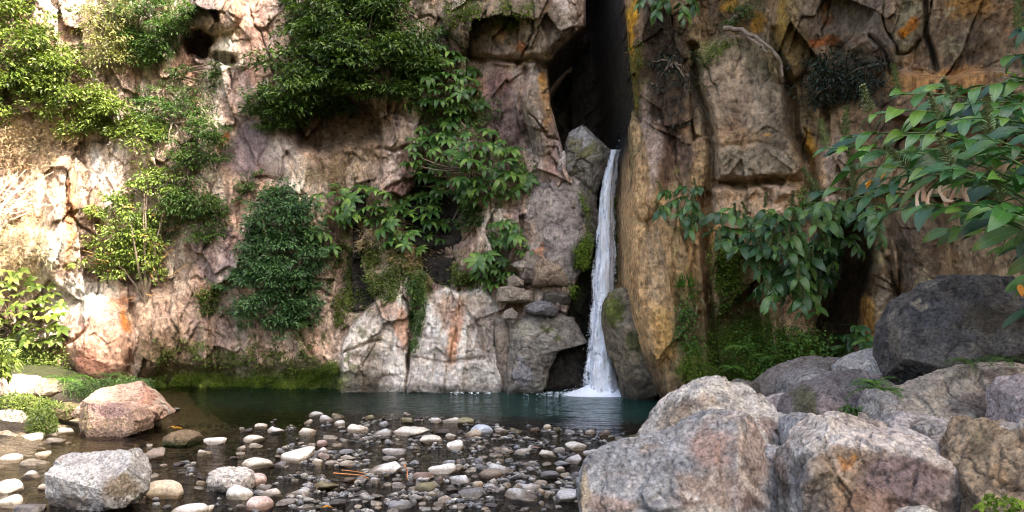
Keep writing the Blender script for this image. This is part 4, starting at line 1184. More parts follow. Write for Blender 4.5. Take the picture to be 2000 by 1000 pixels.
# ---- boulders on the left
boulder('boulder', [(158, 850), (157, 792), (165, 782), (215, 778), (245, 782), (280, 795), (290, 815), (282, 842), (250, 856)], 9.75, 0.42, 7, 3.4, planes=[((162, 790, .2), (285, 800, .28), (220, 850, .26)), ((165, 779, -.1), (280, 792, -.05), (220, 795, .3)), ((158, 800, .0), (178, 790, .3), (172, 850, .28)), ((292, 815, .0), (276, 800, .3), (270, 850, .2))], nplanes=0, amp=.04, facet=.05, seed=57, wetline=True, pal=[(0.36, 0.26, 0.22), (0.24, 0.165, 0.16), (0.46, 0.36, 0.29)], spots=[(215, 800, 40, 12, (.27, .18, .20), .7), (230, 830, 50, 10, (.42, .33, .24), .6), (166, 820, 10, 30, (.40, .33, .2), .8)],
        label='reddish mauve block lying in front of the pink slab at the pool edge', group='boulders on the left shore')
boulder('boulder', [(156, 812), (158, 770), (170, 762), (220, 756), (270, 746), (288, 748), (312, 780), (328, 792), (326, 812), (290, 830), (230, 830)], 10.2, 0.5, 7, 3.2, planes=[((170, 766, .12), (270, 746, -.12), (300, 788, .38)), ((300, 788, .38), (275, 750, -.1), (328, 802, .05)), ((230, 800, .42), (300, 790, .40), (290, 830, .1))], nplanes=2, amp=.04, facet=.055, seed=58, wetline=True, pal=[(0.45, 0.325, 0.265), (0.33, 0.21, 0.18), (0.56, 0.46, 0.38)], spots=[(290, 775, 26, 20, (.42, .21, .15), .7), (322, 790, 10, 14, (.55, .53, .5), .8)],
        label='big pink angular slab at the left edge of the pool', group='boulders on the left shore')
boulder('boulder', [(98, 995), (97, 940), (108, 905), (130, 888), (190, 884), (235, 886), (255, 876), (272, 884), (280, 915), (278, 960), (262, 985), (180, 1000)], 6.2, 0.3, 7, 2.9, planes=[((110, 896, 0), (272, 886, 0), (190, 955, .27)), ((100, 950, .1), (190, 955, .28), (150, 1000, .1)), ((282, 910, 0), (200, 955, .28), (250, 1000, .1))], nplanes=3, amp=.05, facet=.05, seed=59, wetline=True, pal=[(0.40, 0.425, 0.455), (0.28, 0.285, 0.30), (0.54, 0.56, 0.58)], spots=[(240, 955, 40, 26, (.24, .20, .14), .85), (130, 980, 50, 12, (.20, .16, .13), .7), (120, 895, 12, 8, (.25, .2, .18), .6)],
        label='large bluish grey boulder standing in the stream at lower left', group='boulders on the left shore')
boulder('boulder', [(404, 938), (410, 920), (428, 909), (458, 907), (482, 917), (496, 936), (492, 955), (470, 968), (425, 966), (408, 952)], 6.75, .16, 6, 2.8, planes=[((415, 925, .0), (485, 920, -.05), (450, 940, .14))], nplanes=7, amp=.05, facet=.06, seed=141, wetline=True, pal=[(.66, .65, .63), (.34, .34, .35), (.74, .73, .70)],
        spots=[(440, 925, 9, 5, (.2, .21, .22), .8), (455, 935, 6, 5, (.2, .21, .22), .8), (430, 940, 7, 4, (.22, .22, .23), .8), (465, 922, 6, 4, (.22, .22, .23), .7)], label='big speckled white rock in the lower left of the stream', cat='boulder')
boulder('boulder', [(314, 868), (316, 858), (335, 845), (360, 840), (385, 845), (396, 860), (394, 870), (350, 875)], 9.0, 0.2, 6, 2.4, nplanes=3, amp=.05, facet=.04, seed=77, wetline=True, moss_low=.7, pal=[(0.22, 0.17, 0.11), (0.15, 0.12, 0.07)], label='low brown rock ringed with green moss in the stream', group='boulders on the left shore')
for i, (pl, Y, T, p, lb) in enumerate([
        ([(5, 770), (8, 740), (30, 732), (60, 735), (88, 748), (92, 770), (50, 790)], 11.0, .4, [(.46, .36, .30), (.3, .22, .18), (.55, .47, .4)], 'weathered pinkish rock among moss on the left bank'),
        ([(80, 770), (82, 750), (95, 740), (112, 742), (115, 765), (100, 775)], 10.8, .25, [(.33, .28, .23), (.2, .17, .13)], 'small brown rock right of the weathered pinkish one'),
        ([(-20, 850), (-18, 812), (0, 802), (30, 802), (50, 820), (50, 845), (20, 852)], 9.7, .25, [(.60, .53, .47), (.45, .38, .32)], 'sunlit pale boulder at the left edge beside the green clump'),
        ([(-20, 876), (-15, 848), (5, 842), (24, 852), (28, 868), (10, 880)], 8.9, .18, [(.55, .46, .38), (.4, .32, .25)], 'sunlit cream boulder at the left edge in front of the pale one'),
        ([(30, 800), (35, 783), (60, 776), (85, 785), (88, 800), (60, 808)], 10.4, .25, [(.10, .12, .03), (.07, .09, .02), (.2, .2, .08)], 'moss covered rock on the left bank'),
        ([(95, 810), (100, 792), (130, 786), (160, 795), (160, 812), (130, 822)], 10.2, .25, [(.12, .12, .05), (.08, .09, .03), (.22, .17, .12)], 'brown rock under moss left of the pink slab')]):
    boulder('boulder', pl, Y, T, 6, 2.5, nplanes=5, amp=.05, facet=.05, seed=80 + i, pal=p, label=lb, group='boulders on the left shore')

# ------------------------------------------------------------------ unseen rim of the gorge past the right edge, shaped to cast the shade, and its wood
rim_xy = [(2.9, 14.2), (4.2, 13.6), (5.4, 12.6), (6.4, 11.4), (7.2, 9.6), (7.6, 7.5), (7.8, 5.2), (7.9, 4.4), (8.0, 3.4), (8.2, 1.0), (8.5, -2.2), (8.9, -5), (9.4, -9), (10, -14)]
rim_h = [19, 20, 20.5, 20.5, 20, 19.5, 19.4, 18.4, 17.0, 15.6, 13.8, 12.0, 10, 8]  # heights set so the rim's shadow ends along the left shore
ts = np.linspace(0, len(rim_xy) - 1, 90)
rx = np.interp(ts, range(len(rim_xy)), [p[0] for p in rim_xy])
ry = np.interp(ts, range(len(rim_xy)), [p[1] for p in rim_xy])
rh = np.interp(ts, range(len(rim_xy)), rim_h)
vv = np.linspace(0, 1, 40)
RX = np.tile(rx, (56, 1)); RY = np.tile(ry, (56, 1)); RZ = np.zeros_like(RX)
for k in range(56):
    if k < 40:
        RZ[k] = -1.5 + (rh + 1.5) * vv[k]
    else:
        s = ((k - 39) / 16.0) ** 1.5
        RX[k] = rx + 30 * s
        RY[k] = ry + 12 * s
        RZ[k] = rh + 3 * s
RPn = np.stack([RX.ravel(), RY.ravel(), RZ.ravel()], 1)
RX = RX + (0.6 * fbm(RPn, 0.35, 4, 301)).reshape(RX.shape)
RZ = RZ + (0.5 * fbm(RPn, 0.5, 3, 303)).reshape(RX.shape)
rcol = mixc(np.tile(np.array([0.36, 0.28, 0.2], np.float32), (RX.size, 1)), (.12, .09, .06), sstep(-.1, .3, fbm(RPn, .8, 3, 305)))  # light tan, so the unseen rim bounces warm light back
sheet('unseen_gorge_rim', RX[::-1], RY[::-1], RZ[::-1], rcol)

# ------------------------------------------------------------------ leaves
def leaves_mesh(name, pos, dirs, ups, L, Wd, mat, fold=0.25, parent=None):
    n = len(pos)
    d = dirs / (np.linalg.norm(dirs, axis=1)[:, None] + 1e-9)
    s = np.cross(d, ups)
    s /= (np.linalg.norm(s, axis=1)[:, None] + 1e-9)
    u = np.cross(s, d)
    L = np.broadcast_to(L, (n,))[:, None]
    Wd = np.broadcast_to(Wd, (n,))[:, None]
    V = np.empty((n, 5, 3), np.float32)
    V[:, 0] = pos
    V[:, 1] = pos + d * L * 0.42 + s * Wd * 0.5 + u * Wd * fold
    V[:, 2] = pos + d * L * 0.42 - s * Wd * 0.5 + u * Wd * fold
    V[:, 3] = pos + d * L - u * L * 0.12
    V[:, 4] = pos + d * L * 0.5
    i = np.arange(n)[:, None] * 5
    Fc = np.concatenate([i + np.array([0, 4, 1]), i + np.array([0, 2, 4]), i + np.array([1, 4, 3]), i + np.array([2, 3, 4])], 0)
    return new_mesh(name, V.reshape(-1, 3), Fc, mat, False)


def strip_leaf(L, W, droop, rows=6, wave=0.0, fold=0.12, seed=0):
    r_ = random.Random(seed)
    ph = r_.random() * 6
    V, U = [], []
    ang = 0.25
    p = np.array([0.0, 0.0])
    prof = [0.10, 0.62, 0.95, 1.0, 0.86, 0.58, 0.04]
    for k in range(rows + 1):
        t = k / rows
        w = W * 0.5 * np.interp(t, np.linspace(0, 1, 7), prof)
        for j, sx in enumerate((-1, 0, 1)):
            V.append((sx * w, p[0], p[1] + abs(sx) * w * fold * 2 + wave * W * math.sin(ph + t * 9 + sx * 1.3) * abs(sx)))
            U.append((0.5 + 0.5 * sx, t))
        st = L / rows
        p = p + np.array([math.cos(ang), math.sin(ang)]) * st
        ang -= droop / rows
    Fc = []
    for k in range(rows):
        for j in range(2):
            a = k * 3 + j
            Fc.append((a, a + 1, a + 4, a + 3))
    return np.array(V), np.array(Fc), np.array(U)


def wpt(w, px, py, out=0.0):
    p = wall_at(w, px, py).astype(float)
    if np.ndim(out) or out:
        k = (p[..., 1] - out) / p[..., 1]
        q = p.copy()
        q[..., 0] = p[..., 0] * k
        q[..., 1] = p[..., 1] - out
        q[..., 2] = EYE + (p[..., 2] - EYE) * k
        return q
    return p


def sample_poly(poly, n, r_):
    xs = [p[0] for p in poly]
    ys = [p[1] for p in poly]
    X, Y = [], []
    while len(X) < n:
        x = r_.uniform(min(xs), max(xs), n * 2)
        y = r_.uniform(min(ys), max(ys), n * 2)
        m_ = in_poly(x, y, poly)
        X += list(x[m_])
        Y += list(y[m_])
    return np.array(X[:n]), np.array(Y[:n])


def shrub(label, poly, root, mat, bulge=0.6, L=0.09, W=0.04, clumps=90, per=70, r=0.22, flat=0.45, w=None, seed=1, branches=7, bmat=None, br=.028, name='shrub', group='shrubs rooted on the cliff', base=0.08, droop=0.3):
    w = w or W1
    r_ = np.random.default_rng(seed)
    x, y = sample_poly(poly, clumps * 3, r_)
    hole = fbm(np.stack([x / 55.0, y / 32.0, 0 * x + seed], 1), 1.0, 2, seed)
    keep_ = np.argsort(-(hole + r_.normal(size=len(x)) * .07))[:int(clumps * (1.9 if clumps > 60 else 2.4))]
    keep_ = r_.permutation(keep_)[:max(4, int(clumps * .8))]
    x, y = x[keep_], y[keep_]
    clumps = len(x)
    x = x + r_.normal(size=clumps) * 7
    y = y + r_.normal(size=clumps) * 7
    sd = poly_sd(x, y, poly)
    e = np.sqrt(np.clip(sd / (sd.max() + 1e-6), 0, 1))
    out = base + bulge * (0.15 + 0.85 * e) * r_.uniform(0.35, 1.0, clumps)
    C = wpt(w, x, y, out)
    rootp = wpt(w, root[0], root[1], 0.0)
    o = empty(name, rootp)
    tag(o, label, 'shrub', group)
    n = clumps * per
    ci = np.repeat(np.arange(clumps), per)
    dv = r_.normal(size=(n, 3))
    dv /= np.linalg.norm(dv, axis=1)[:, None]
    rad = r_.uniform(0.3, 1, n) ** 0.5
    cs = (r * r_.uniform(0.5, 1.4, clumps))[ci]
    tilt = r_.normal(size=(clumps, 2)) * 0.28 + np.array([0, .25])
    off = dv * (rad * cs)[:, None]
    off[:, :2] *= 1.25
    off[:, 2] = off[:, 2] * flat * .75 + off[:, 0] * tilt[ci, 0] + off[:, 1] * tilt[ci, 1]
    pos = C[ci] + off - rootp
    dirs = dv * np.array([1, 1, 0.5]) + np.array([0, -0.25, -droop]) + r_.normal(size=(n, 3)) * 0.35
    ups = np.array([0, -0.35, 1.0]) + r_.normal(size=(n, 3)) * 0.35
    me = leaves_mesh('foliage', pos, dirs, ups, L * r_.uniform(0.6, 1.25, n), W * r_.uniform(0.7, 1.2, n), mat)
    f = link('foliage', me, o)
    f['kind'] = 'stuff'
    pick = r_.choice(clumps, min(branches, clumps), replace=False)
    for k in pick:
        c = C[k] - rootp
        mid = c * 0.5 + np.array([0, -0.12, 0.15]) * np.linalg.norm(c) * r_.uniform(0.3, 1.2)
        pts = bez(np.zeros(3), mid, c, 7) + r_.normal(size=(7, 3)) * 0.012
        V, Fc = tube(pts, np.linspace(br, br * .25, 7) , 5)
        link('branch', new_mesh('branch', V, Fc, bmat or M_BARK), o)
    return o


def whorl_mesh(n=8, L=0.24, W=0.085, droop=1.4, seed=0, mat=None):
    V, Fc, U = [], [], []
    r_ = random.Random(seed)
    off = 0
    for k in range(n):
        v, f, u = strip_leaf(L * r_.uniform(0.8, 1.1), W * r_.uniform(.9, 1.1), droop * r_.uniform(0.7, 1.3), 4, 0, 0.15, seed * 10 + k)
        a = 2 * math.pi * k / n + r_.uniform(-.15, .15)
        ca, sa = math.cos(a), math.sin(a)
        v = np.stack([v[:, 0] * ca - (v[:, 1] + .01) * sa, v[:, 0] * sa + (v[:, 1] + .01) * ca, v[:, 2]], 1)
        V.append(v)
        U.append(u)
        Fc.append(f + off)
        off += len(v)
    return new_mesh('leaf_whorl', np.concatenate(V), np.concatenate(Fc), mat, True, uv=np.concatenate(U))


def rosette_plant(label, poly, root, n, bulge=0.5, scale=1.0, mat=None, w=None, seed=1, meshes=None, group='broad leaved shrubs with palm like leaf rosettes', name='shrub', base=.1, px_gap=20):
    w = w or W1
    r_ = np.random.default_rng(seed)
    x, y = sample_poly(poly, n * 10, r_)
    keep = []
    for i in range(len(x)):
        if all((x[i] - x[j]) ** 2 + ((y[i] - y[j]) * 1.35) ** 2 > px_gap ** 2 for j in keep):
            keep.append(i)
        if len(keep) >= n:
            break
    x, y = x[keep], y[keep]
    sd = poly_sd(x, y, poly)
    e = np.sqrt(np.clip(sd / (sd.max() + 1e-6), 0, 1))
    out = base + bulge * (0.2 + 0.8 * e) * r_.uniform(0.6, 1.0, len(x))
    C = wpt(w, x, y, out)
    rootp = wpt(w, root[0], root[1])
    o = empty(name, rootp)
    tag(o, label, 'shrub', group)
    for k in range(len(x)):
        c = C[k] - rootp
        q = link('leaf_whorl', meshes[int(r_.integers(len(meshes)))], o, c)
        q.rotation_euler = (math.radians(float(r_.normal(38, 12))), math.radians(float(r_.normal(0, 14))), float(r_.uniform(0, 6.28)))
        qe = Matrix.Rotation(math.radians(float(r_.normal(32, 20))), 4, 'X') @ Matrix.Rotation(math.radians(float(r_.normal(0, 12))), 4, 'Y') @ Matrix.Rotation(float(r_.uniform(0, 6.28)), 4, 'Z')
        q.rotation_euler = qe.to_euler()
        s = scale * float(r_.uniform(0.6, 1.25))
        q.scale = (s, s, s)
        if k % 3 == 0:
            mid = c * 0.5 + np.array([0, -0.1, -0.15]) * np.linalg.norm(c)
            V, Fc = tube(bez(np.zeros(3), mid, c, 6), np.linspace(0.022, 0.008, 6), 5)
            link('branch', new_mesh('branch', V, Fc, M_BARK), o)
    return o


def cover(name, poly, n, mat, L=0.035, W=0.02, w=None, seed=1, label=None, jitter=0.03, keep=None, cat=None, stack=1.0):
    """ground cover clinging to a wall: uncountable"""
    w = w or W1
    r_ = np.random.default_rng(seed)
    x, y = sample_poly(poly, n, r_)
    p = wpt(w, x, y, 0.0)
    nn = fbm(p, 2.6, 3, seed + 400, 0.6)
    edge = np.clip(poly_sd(x, y, poly) / 40.0, 0, 1)
    m_ = nn * 1.4 + edge * 0.55 + r_.uniform(-.25, .25, n) > (0.12 if keep is None else keep)
    x, y, p = x[m_], y[m_], p[m_]
    n = len(x)
    p = p + np.stack([r_.normal(size=n) * jitter, -np.abs(r_.normal(size=n)) * jitter * 2 * stack, r_.normal(size=n) * jitter], 1)
    dirs = np.stack([r_.normal(size=n), -np.abs(r_.normal(size=n)) - .3, -0.3 + r_.normal(size=n) * .6], 1)
    ups = np.array([0, -0.7, 0.8]) + r_.normal(size=(n, 3)) * 0.4
    o0 = p.mean(0)
    me = leaves_mesh(name, p - o0, dirs, ups, L * r_.uniform(.6, 1.3, n), W * r_.uniform(.7, 1.2, n), mat)
    o = link(name, me, None, o0)
    tag(o, label, None, None, 'stuff')
    return o


def grass_tuft(name, label, base, n, L, mat, seed=1, spread=0.15, down=False, cat='grass', group=None, width=.012):
    r_ = np.random.default_rng(seed)
    V, Fc = [], []
    for k in range(n):
        b0 = np.array([r_.normal() * spread, r_.normal() * spread * .4, r_.normal() * spread * (.8 if down else .1)])
        a = r_.uniform(0, 6.28)
        l_ = L * r_.uniform(.5, 1.2)
        tip = b0 + np.array([math.cos(a) * l_ * .5, -abs(math.sin(a)) * l_ * .35, (-1 if down else 1) * l_ * .8])
        mid = (b0 + tip) / 2 + np.array([0, -.05, .25 * l_])
        pts = bez(b0, mid, tip, 5)
        side = np.array([math.sin(a), math.cos(a) * .5, 0]) * width
        i0 = len(V)
        for j in range(5):
            ww = side * (1 - j / 4.2)
            V += [pts[j] - ww, pts[j] + ww]
        Fc += [(i0 + 2 * j, i0 + 2 * j + 1, i0 + 2 * j + 3, i0 + 2 * j + 2) for j in range(4)]
    o = link(name, new_mesh(name, np.array(V), np.array(Fc), mat), None, base)
    tag(o, label, cat, group)
    return o


def frond_mesh(L=0.3, W=0.12, droop=1.2, mat=None, seed=0, pairs=14):
    V, Fc = [], []
    ang, p = 0.7, np.array([0.0, 0.0])
    pts = []
    for k in range(pairs + 1):
        pts.append((p[0], p[1], ang))
        p = p + np.array([math.cos(ang), math.sin(ang)]) * L / pairs
        ang -= droop / pairs * 1.2
    for k in range(1, pairs + 1):
        t = k / pairs
        wl = W * 0.5 * math.sin(math.pi * min(1, 0.12 + t * 0.95)) ** 0.7 + .002
        y, z, a = pts[k]
        dy = L / pairs * 0.42
        for sx in (-1, 1):
            i0 = len(V)
            V += [(0, y - dy, z), (sx * wl * .6, y + dy * .2, z + .004), (sx * wl, y + dy * 1.6, z - wl * .25), (sx * wl * .5, y + dy * 1.6, z), (0, y + dy, z)]
            Fc += [(i0, i0 + 1, i0 + 2, i0 + 3), (i0, i0 + 3, i0 + 4, i0 + 4)]
    i0 = len(V)
    for k in range(pairs + 1):
        y, z, a = pts[k]
        V += [(-.002, y, z), (.002, y, z)]
    for k in range(pairs):
        Fc.append((i0 + 2 * k, i0 + 2 * k + 1, i0 + 2 * k + 3, i0 + 2 * k + 2))
    Fc = [f if f[2] != f[3] else None for f in Fc]
    tri = []
    Fq = [f for f in Fc if f]
    return new_mesh('frond', np.array(V, float), np.array(Fq), mat, False)


def fern(label, base, n, L, mat, seed=1, face=(0, -1), group='ferns on the banks and walls', name='fern', W=None, tilt=0.0):
    r_ = random.Random(seed)
    o = empty(name, base)
    tag(o, label, 'fern', group)
    ms = [frond_mesh(L * s, (W or L * .36) * s, 1.3 + .3 * k, mat, k) for k, s in enumerate((1.0, .8, 1.15))]
    for k in range(n):
        q = link('frond', ms[k % 3], o, (0, 0, 0))
        a = math.pi * 2 * k / n + r_.uniform(-.3, .3) if not tilt else math.pi + (k / max(1, n - 1) - .5) * 2.6
        q.rotation_euler = (Matrix.Rotation(tilt, 4, 'X') @ Matrix.Rotation(a, 4, 'Z') @ Matrix.Rotation(r_.uniform(-.2, .2), 4, 'X')).to_euler()
    return o


WH_MID = [whorl_mesh(9, 0.27, 0.09, 1.2 + .3 * k, k, L_WHORL) for k in range(4)] + [whorl_mesh(6, 0.27, 0.085, 2.0, 7, L_WHORL), whorl_mesh(7, 0.2, 0.07, .8, 8, L_WHORL)]
WH_SUN = [whorl_mesh(6, 0.17, 0.085, 1.2, 20 + k, L_YELLOW) for k in range(3)]

# ---- left side, in and out of the sun
SG = 'shrubs rooted on the cliff'
shrub('bright yellow green shrub filling the top left corner', [(-60, -60), (60, -60), (85, 40), (78, 130), (50, 200), (-10, 235), (-60, 220)], (-10, 120), L_YELLOW, .5, .11, .048, 120, 60, .2, .4, seed=1)
shrub('loose sunlit shrub on the ledge left of the small cave', [(60, 110), (110, 85), (165, 90), (180, 170), (215, 190), (205, 260), (140, 265), (60, 205), (35, 180)], (120, 190), L_YELLOW, .5, .10, .042, 90, 60, .18, .4, seed=2)
shrub('pale straw coloured shrub hanging at the top left', [(150, 10), (245, -10), (260, 80), (245, 125), (190, 130), (160, 80)], (200, 20), leaf_material('leaf_straw', (0.16, 0.17, 0.06), (0.26, 0.25, 0.10), (0.40, 0.36, 0.18)), .4, .09, .028, 60, 60, .2, .5, seed=3)
shrub('feathery mid green shrub above the small cave', [(240, -40), (350, -40), (368, 20), (352, 60), (330, 100), (270, 130), (238, 80)], (300, 30), L_MID, .6, .09, .028, 110, 75, .2, .35, seed=4)
shrub('thin green shrub trailing from above over the white streak', [(320, 130), (390, 110), (430, 140), (420, 190), (380, 180), (330, 190)], (340, 150), L_MID, .3, .07, .025, 26, 50, .14, .35, seed=5, base=.05)
shrub('yellow green shrub hanging in the middle of the left wall', [(160, 170), (235, 160), (255, 225), (330, 250), (300, 300), (230, 290), (165, 260)], (220, 200), L_YELLOW, .45, .09, .038, 70, 60, .18, .4, seed=6)
shrub('dull green spreading shrub right of the yellow green one', [(250, 180), (330, 160), (400, 190), (420, 240), (440, 300), (410, 320), (340, 310), (290, 260)], (340, 240), L_MID, .5, .085, .03, 110, 60, .2, .3, seed=7)
shrub('glossy sunlit shrub with bright leaves above the white rock', [(175, 370), (215, 325), (290, 318), (338, 345), (325, 400), (320, 470), (330, 520), (250, 560), (165, 510), (170, 440)], (285, 590), leaf_material('leaf_sunny', (0.10, 0.15, 0.03), (0.17, 0.23, 0.05), (0.30, 0.35, 0.10), 0.3), .55, .095, .04, 120, 55, .18, .4, seed=8, branches=10)
r_ = np.random.default_rng(3)
glossy = [q for q in bpy.data.objects if q.get('label', '').startswith('glossy sunlit shrub')][0]
tx, ty = sample_poly([(200, 400), (320, 400), (335, 560), (280, 590), (215, 560), (170, 500)], 46, r_)
for k in range(46):
    a = wpt(W1, tx[k], ty[k], float(r_.uniform(.15, .6))) - np.array(glossy.location)
    c = a + np.array([r_.normal() * .22, r_.normal() * .1, r_.uniform(-.1, .35)])
    V, Fc = tube(bez(a, (a + c) / 2 + r_.normal(size=3) * .08, c, 6), np.linspace(.011, .004, 6), 4)
    link('branch', new_mesh('branch', V, Fc, M_TWIG), glossy)
shrub('dark green shrub tucked beside the glossy sunlit one', [(320, 350), (370, 340), (440, 370), (450, 400), (420, 450), (370, 480), (325, 440)], (350, 440), L_MID, .45, .085, .03, 80, 60, .2, .35, seed=9)
shrub('small olive shrub over the purple rock face', [(470, 350), (500, 340), (500, 380), (480, 395), (455, 385)], (480, 375), L_MID, .2, .07, .03, 14, 50, .12, .4, seed=10, base=.04)
shrub('low green shrub at the left edge of the stream bank', [(60, 830), (70, 800), (105, 800), (112, 835), (90, 850)], (88, 838), L_YELLOW, .0, .06, .028, 2, 2, .1, .5, seed=11) if False else None
# ---- centre
shrub('big dark green bush hanging over the middle of the cliff', [(575, -60), (770, -60), (790, 20), (835, 60), (850, 110), (825, 160), (790, 200), (740, 205), (690, 190), (620, 215), (560, 245), (520, 235), (475, 215), (490, 190), (520, 160), (515, 110), (560, 70)], (690, 160), L_DARK, 1.0, .125, .05, 330, 80, .27, .26, seed=12, branches=16)
shrub('rounded dense bush standing out above the mossy waterline', [(470, 470), (490, 400), (540, 365), (585, 385), (610, 430), (628, 500), (615, 560), (600, 620), (560, 640), (500, 625), (450, 600), (445, 555), (470, 520)], (560, 640), L_BLUE, .8, .10, .036, 230, 80, .22, .3, seed=13, branches=10)
rosette_plant('topmost palm leaved shrub beside the big dark bush', [(780, 100), (860, 80), (925, 130), (935, 200), (900, 235), (830, 235), (785, 190)], (870, 170), 88, .45, .95, seed=14, meshes=WH_MID)
rosette_plant('largest palm leaved shrub spreading left of the cave mouth', [(805, 255), (870, 235), (950, 250), (1010, 300), (1035, 345), (1000, 385), (900, 400), (820, 385), (800, 330)], (920, 330), 165, .6, 1.0, seed=15, meshes=WH_MID)
rosette_plant('palm leaved shrub reaching left over the dry ledge', [(610, 385), (650, 360), (740, 365), (790, 390), (760, 430), (680, 435), (620, 425)], (730, 420), 60, .45, .95, seed=16, meshes=WH_MID)
rosette_plant('drooping palm leaved shrub just right of the ledge', [(740, 405), (800, 385), (865, 395), (880, 440), (840, 490), (775, 492), (740, 455)], (820, 440), 54, .5, 1.1, seed=17, meshes=WH_MID)
rosette_plant('small palm leaved shrub growing on the banded buttress', [(925, 500), (955, 490), (990, 510), (1000, 530), (965, 558), (930, 545)], (960, 540), 26, .3, .9, seed=18, meshes=WH_MID, px_gap=17)
rosette_plant('palm leaved shrub at the lower left corner of the grey slab', [(955, 440), (985, 425), (1020, 455), (1050, 480), (1045, 500), (990, 495), (960, 475)], (1000, 480), 34, .35, .9, seed=19, meshes=WH_MID, px_gap=17)
rosette_plant('tiny palm leaved sprig left of the dry ledge', [(590, 455), (640, 450), (660, 480), (630, 495), (590, 480)], (620, 480), 7, .3, 1.0, seed=20, meshes=WH_MID)
shrub('shadowy green shrub behind the palm leaved one by the cave', [(790, 200), (860, 180), (960, 180), (950, 260), (830, 270)], (860, 220), L_DARK, .2, .08, .03, 60, 50, .18, .4, seed=21, base=.03)
shrub('shadowed shrub under the largest palm leaved one', [(800, 380), (960, 390), (1040, 330), (1030, 300), (940, 430), (880, 470)], (900, 400), L_DARK, .2, .08, .03, 50, 50, .18, .4, seed=22, base=.03)
for k, (x, y, s) in enumerate([(585, 628, .26), (345, 170, .2)][:1]):
    fern('fern hanging under the rounded dense bush', wpt(W1, x, y, .35), 8, s, L_FERN, 5, tilt=.6)

# mosses and creepers on the left wall
cover('moss', [(300, 735), (380, 725), (520, 735), (560, 740), (600, 715), (660, 700), (670, 762), (560, 765), (430, 765), (300, 762)], 17000, L_MOSS, .03, .018, seed=31, label='bright green moss along the waterline', keep=.12)
cover('ivy', [(300, 660), (360, 640), (470, 670), (600, 650), (650, 700), (640, 745), (520, 735), (380, 720), (300, 735)], 7500, leaf_material('leaf_ivy', (0.05, 0.075, 0.015), (0.085, 0.12, 0.02), (0.13, 0.17, 0.03), .6), .05, .035, seed=32, label='creepers above the mossy waterline', keep=.5)
cover('ivy', [(640, 480), (700, 470), (780, 480), (860, 500), (950, 530), (930, 570), (860, 560), (780, 580), (700, 620), (650, 640), (640, 560)], 15000, bpy.data.materials['leaf_ivy'], .05, .035, seed=33, label='creepers on the broken ledge in the middle of the cliff', keep=.33)
cover('ivy', [(795, 540), (830, 530), (830, 600), (818, 650), (805, 700), (800, 640)], 3500, L_MID, .05, .035, seed=34, label='creeper hanging in the joint beside the banded buttress', keep=-.1)
cover('ivy', [(380, 560), (420, 520), (440, 560), (420, 610), (380, 620)], 2200, bpy.data.materials['leaf_ivy'], .05, .035, seed=35, label='sparse creeper left of the rounded bush', keep=.3)
cover('moss', [(1128, 380), (1160, 380), (1168, 430), (1160, 480), (1140, 525), (1120, 520), (1122, 490), (1145, 460), (1140, 420)], 7000, L_MOSS, .04, .024, seed=36, label='strip of moss left of the waterfall', keep=-.6, jitter=.04, stack=3)
cover('moss', [(1110, 560), (1128, 555), (1130, 590), (1118, 600)], 900, L_MOSS, .04, .024, seed=37, label='patch of moss by the waterfall cleft', keep=-.6, stack=6)
cover('moss', [(1195, 340), (1226, 330), (1228, 470), (1226, 560), (1205, 560), (1200, 480), (1195, 420)], 9000, L_MOSS, .04, .024, w=W2, seed=38, label='moss on the right side of the waterfall cleft', keep=-.35, jitter=.05)
cover('dry_grass', [(690, 430), (780, 435), (870, 500), (860, 530), (760, 520), (700, 490)], 2600, L_DRY, .12, .012, seed=39, label='dry grass on the broken ledge', keep=.1, jitter=.04)
cover('dry_grass', [(560, 300), (700, 290), (735, 360), (640, 380), (560, 350)], 2000, L_DRY, .12, .012, seed=40, label='dry grass below the big dark bush', keep=.3, jitter=.04)
cover('dry_grass', [(-40, 200), (120, 210), (240, 150), (260, 60), (200, 0), (240, 120), (200, 240), (100, 330), (-40, 330)], 5200, L_DRY, .13, .012, seed=41, label='dry grass among the sunlit shrubs', keep=.4, jitter=.06)
cover('dry_grass', [(10, 420), (80, 410), (110, 480), (70, 560), (30, 540), (5, 480)], 2300, L_DRY, .16, .010, seed=42, label='hanging dry roots and grass on the sunlit left wall', keep=-.2, jitter=.08)
cover('ivy', [(840, 0), (1000, -10), (1060, 20), (1000, 70), (900, 60), (850, 40)], 4500, L_MOSS, .05, .03, seed=43, label='creepers on the overhang at the top', keep=.42)
# left edge
rosette_plant('sunlit broad leaved plant at the left edge of the bank', [(-60, 545), (-10, 525), (60, 530), (115, 570), (130, 620), (110, 665), (40, 680), (-60, 670)], (40, 640), 80, .9, 1.0, seed=23, meshes=WH_SUN, px_gap=19, group=None)
cover('moss', [(-60, 670), (60, 670), (135, 690), (150, 745), (90, 760), (-60, 760)], 9000, L_YELLOW, .05, .03, seed=44, label='sunlit moss and creepers below the broad leaved plant', keep=-.2, jitter=.12)
bw = link('dead_branch', None) if False else None
r_ = np.random.default_rng(5)
dt = empty('dead_branch', wpt(W1, 20, 400, .1))
tag(dt, 'bleached leafless branches spreading at the left edge', 'branch')
for k in range(16):
    a = wpt(W1, r_.uniform(-30, 20), r_.uniform(370, 430), .15) - np.array(dt.location)
    c = wpt(W1, r_.uniform(30, 115), r_.uniform(330, 410), r_.uniform(.2, .7)) - np.array(dt.location)
    V, Fc = tube(bez(a, (a + c) / 2 + np.array([0, -.2, -.12]), c, 8), np.linspace(.016, .005, 8), 5)
    link('twig', new_mesh('twig', V, Fc, M_PALE), dt)

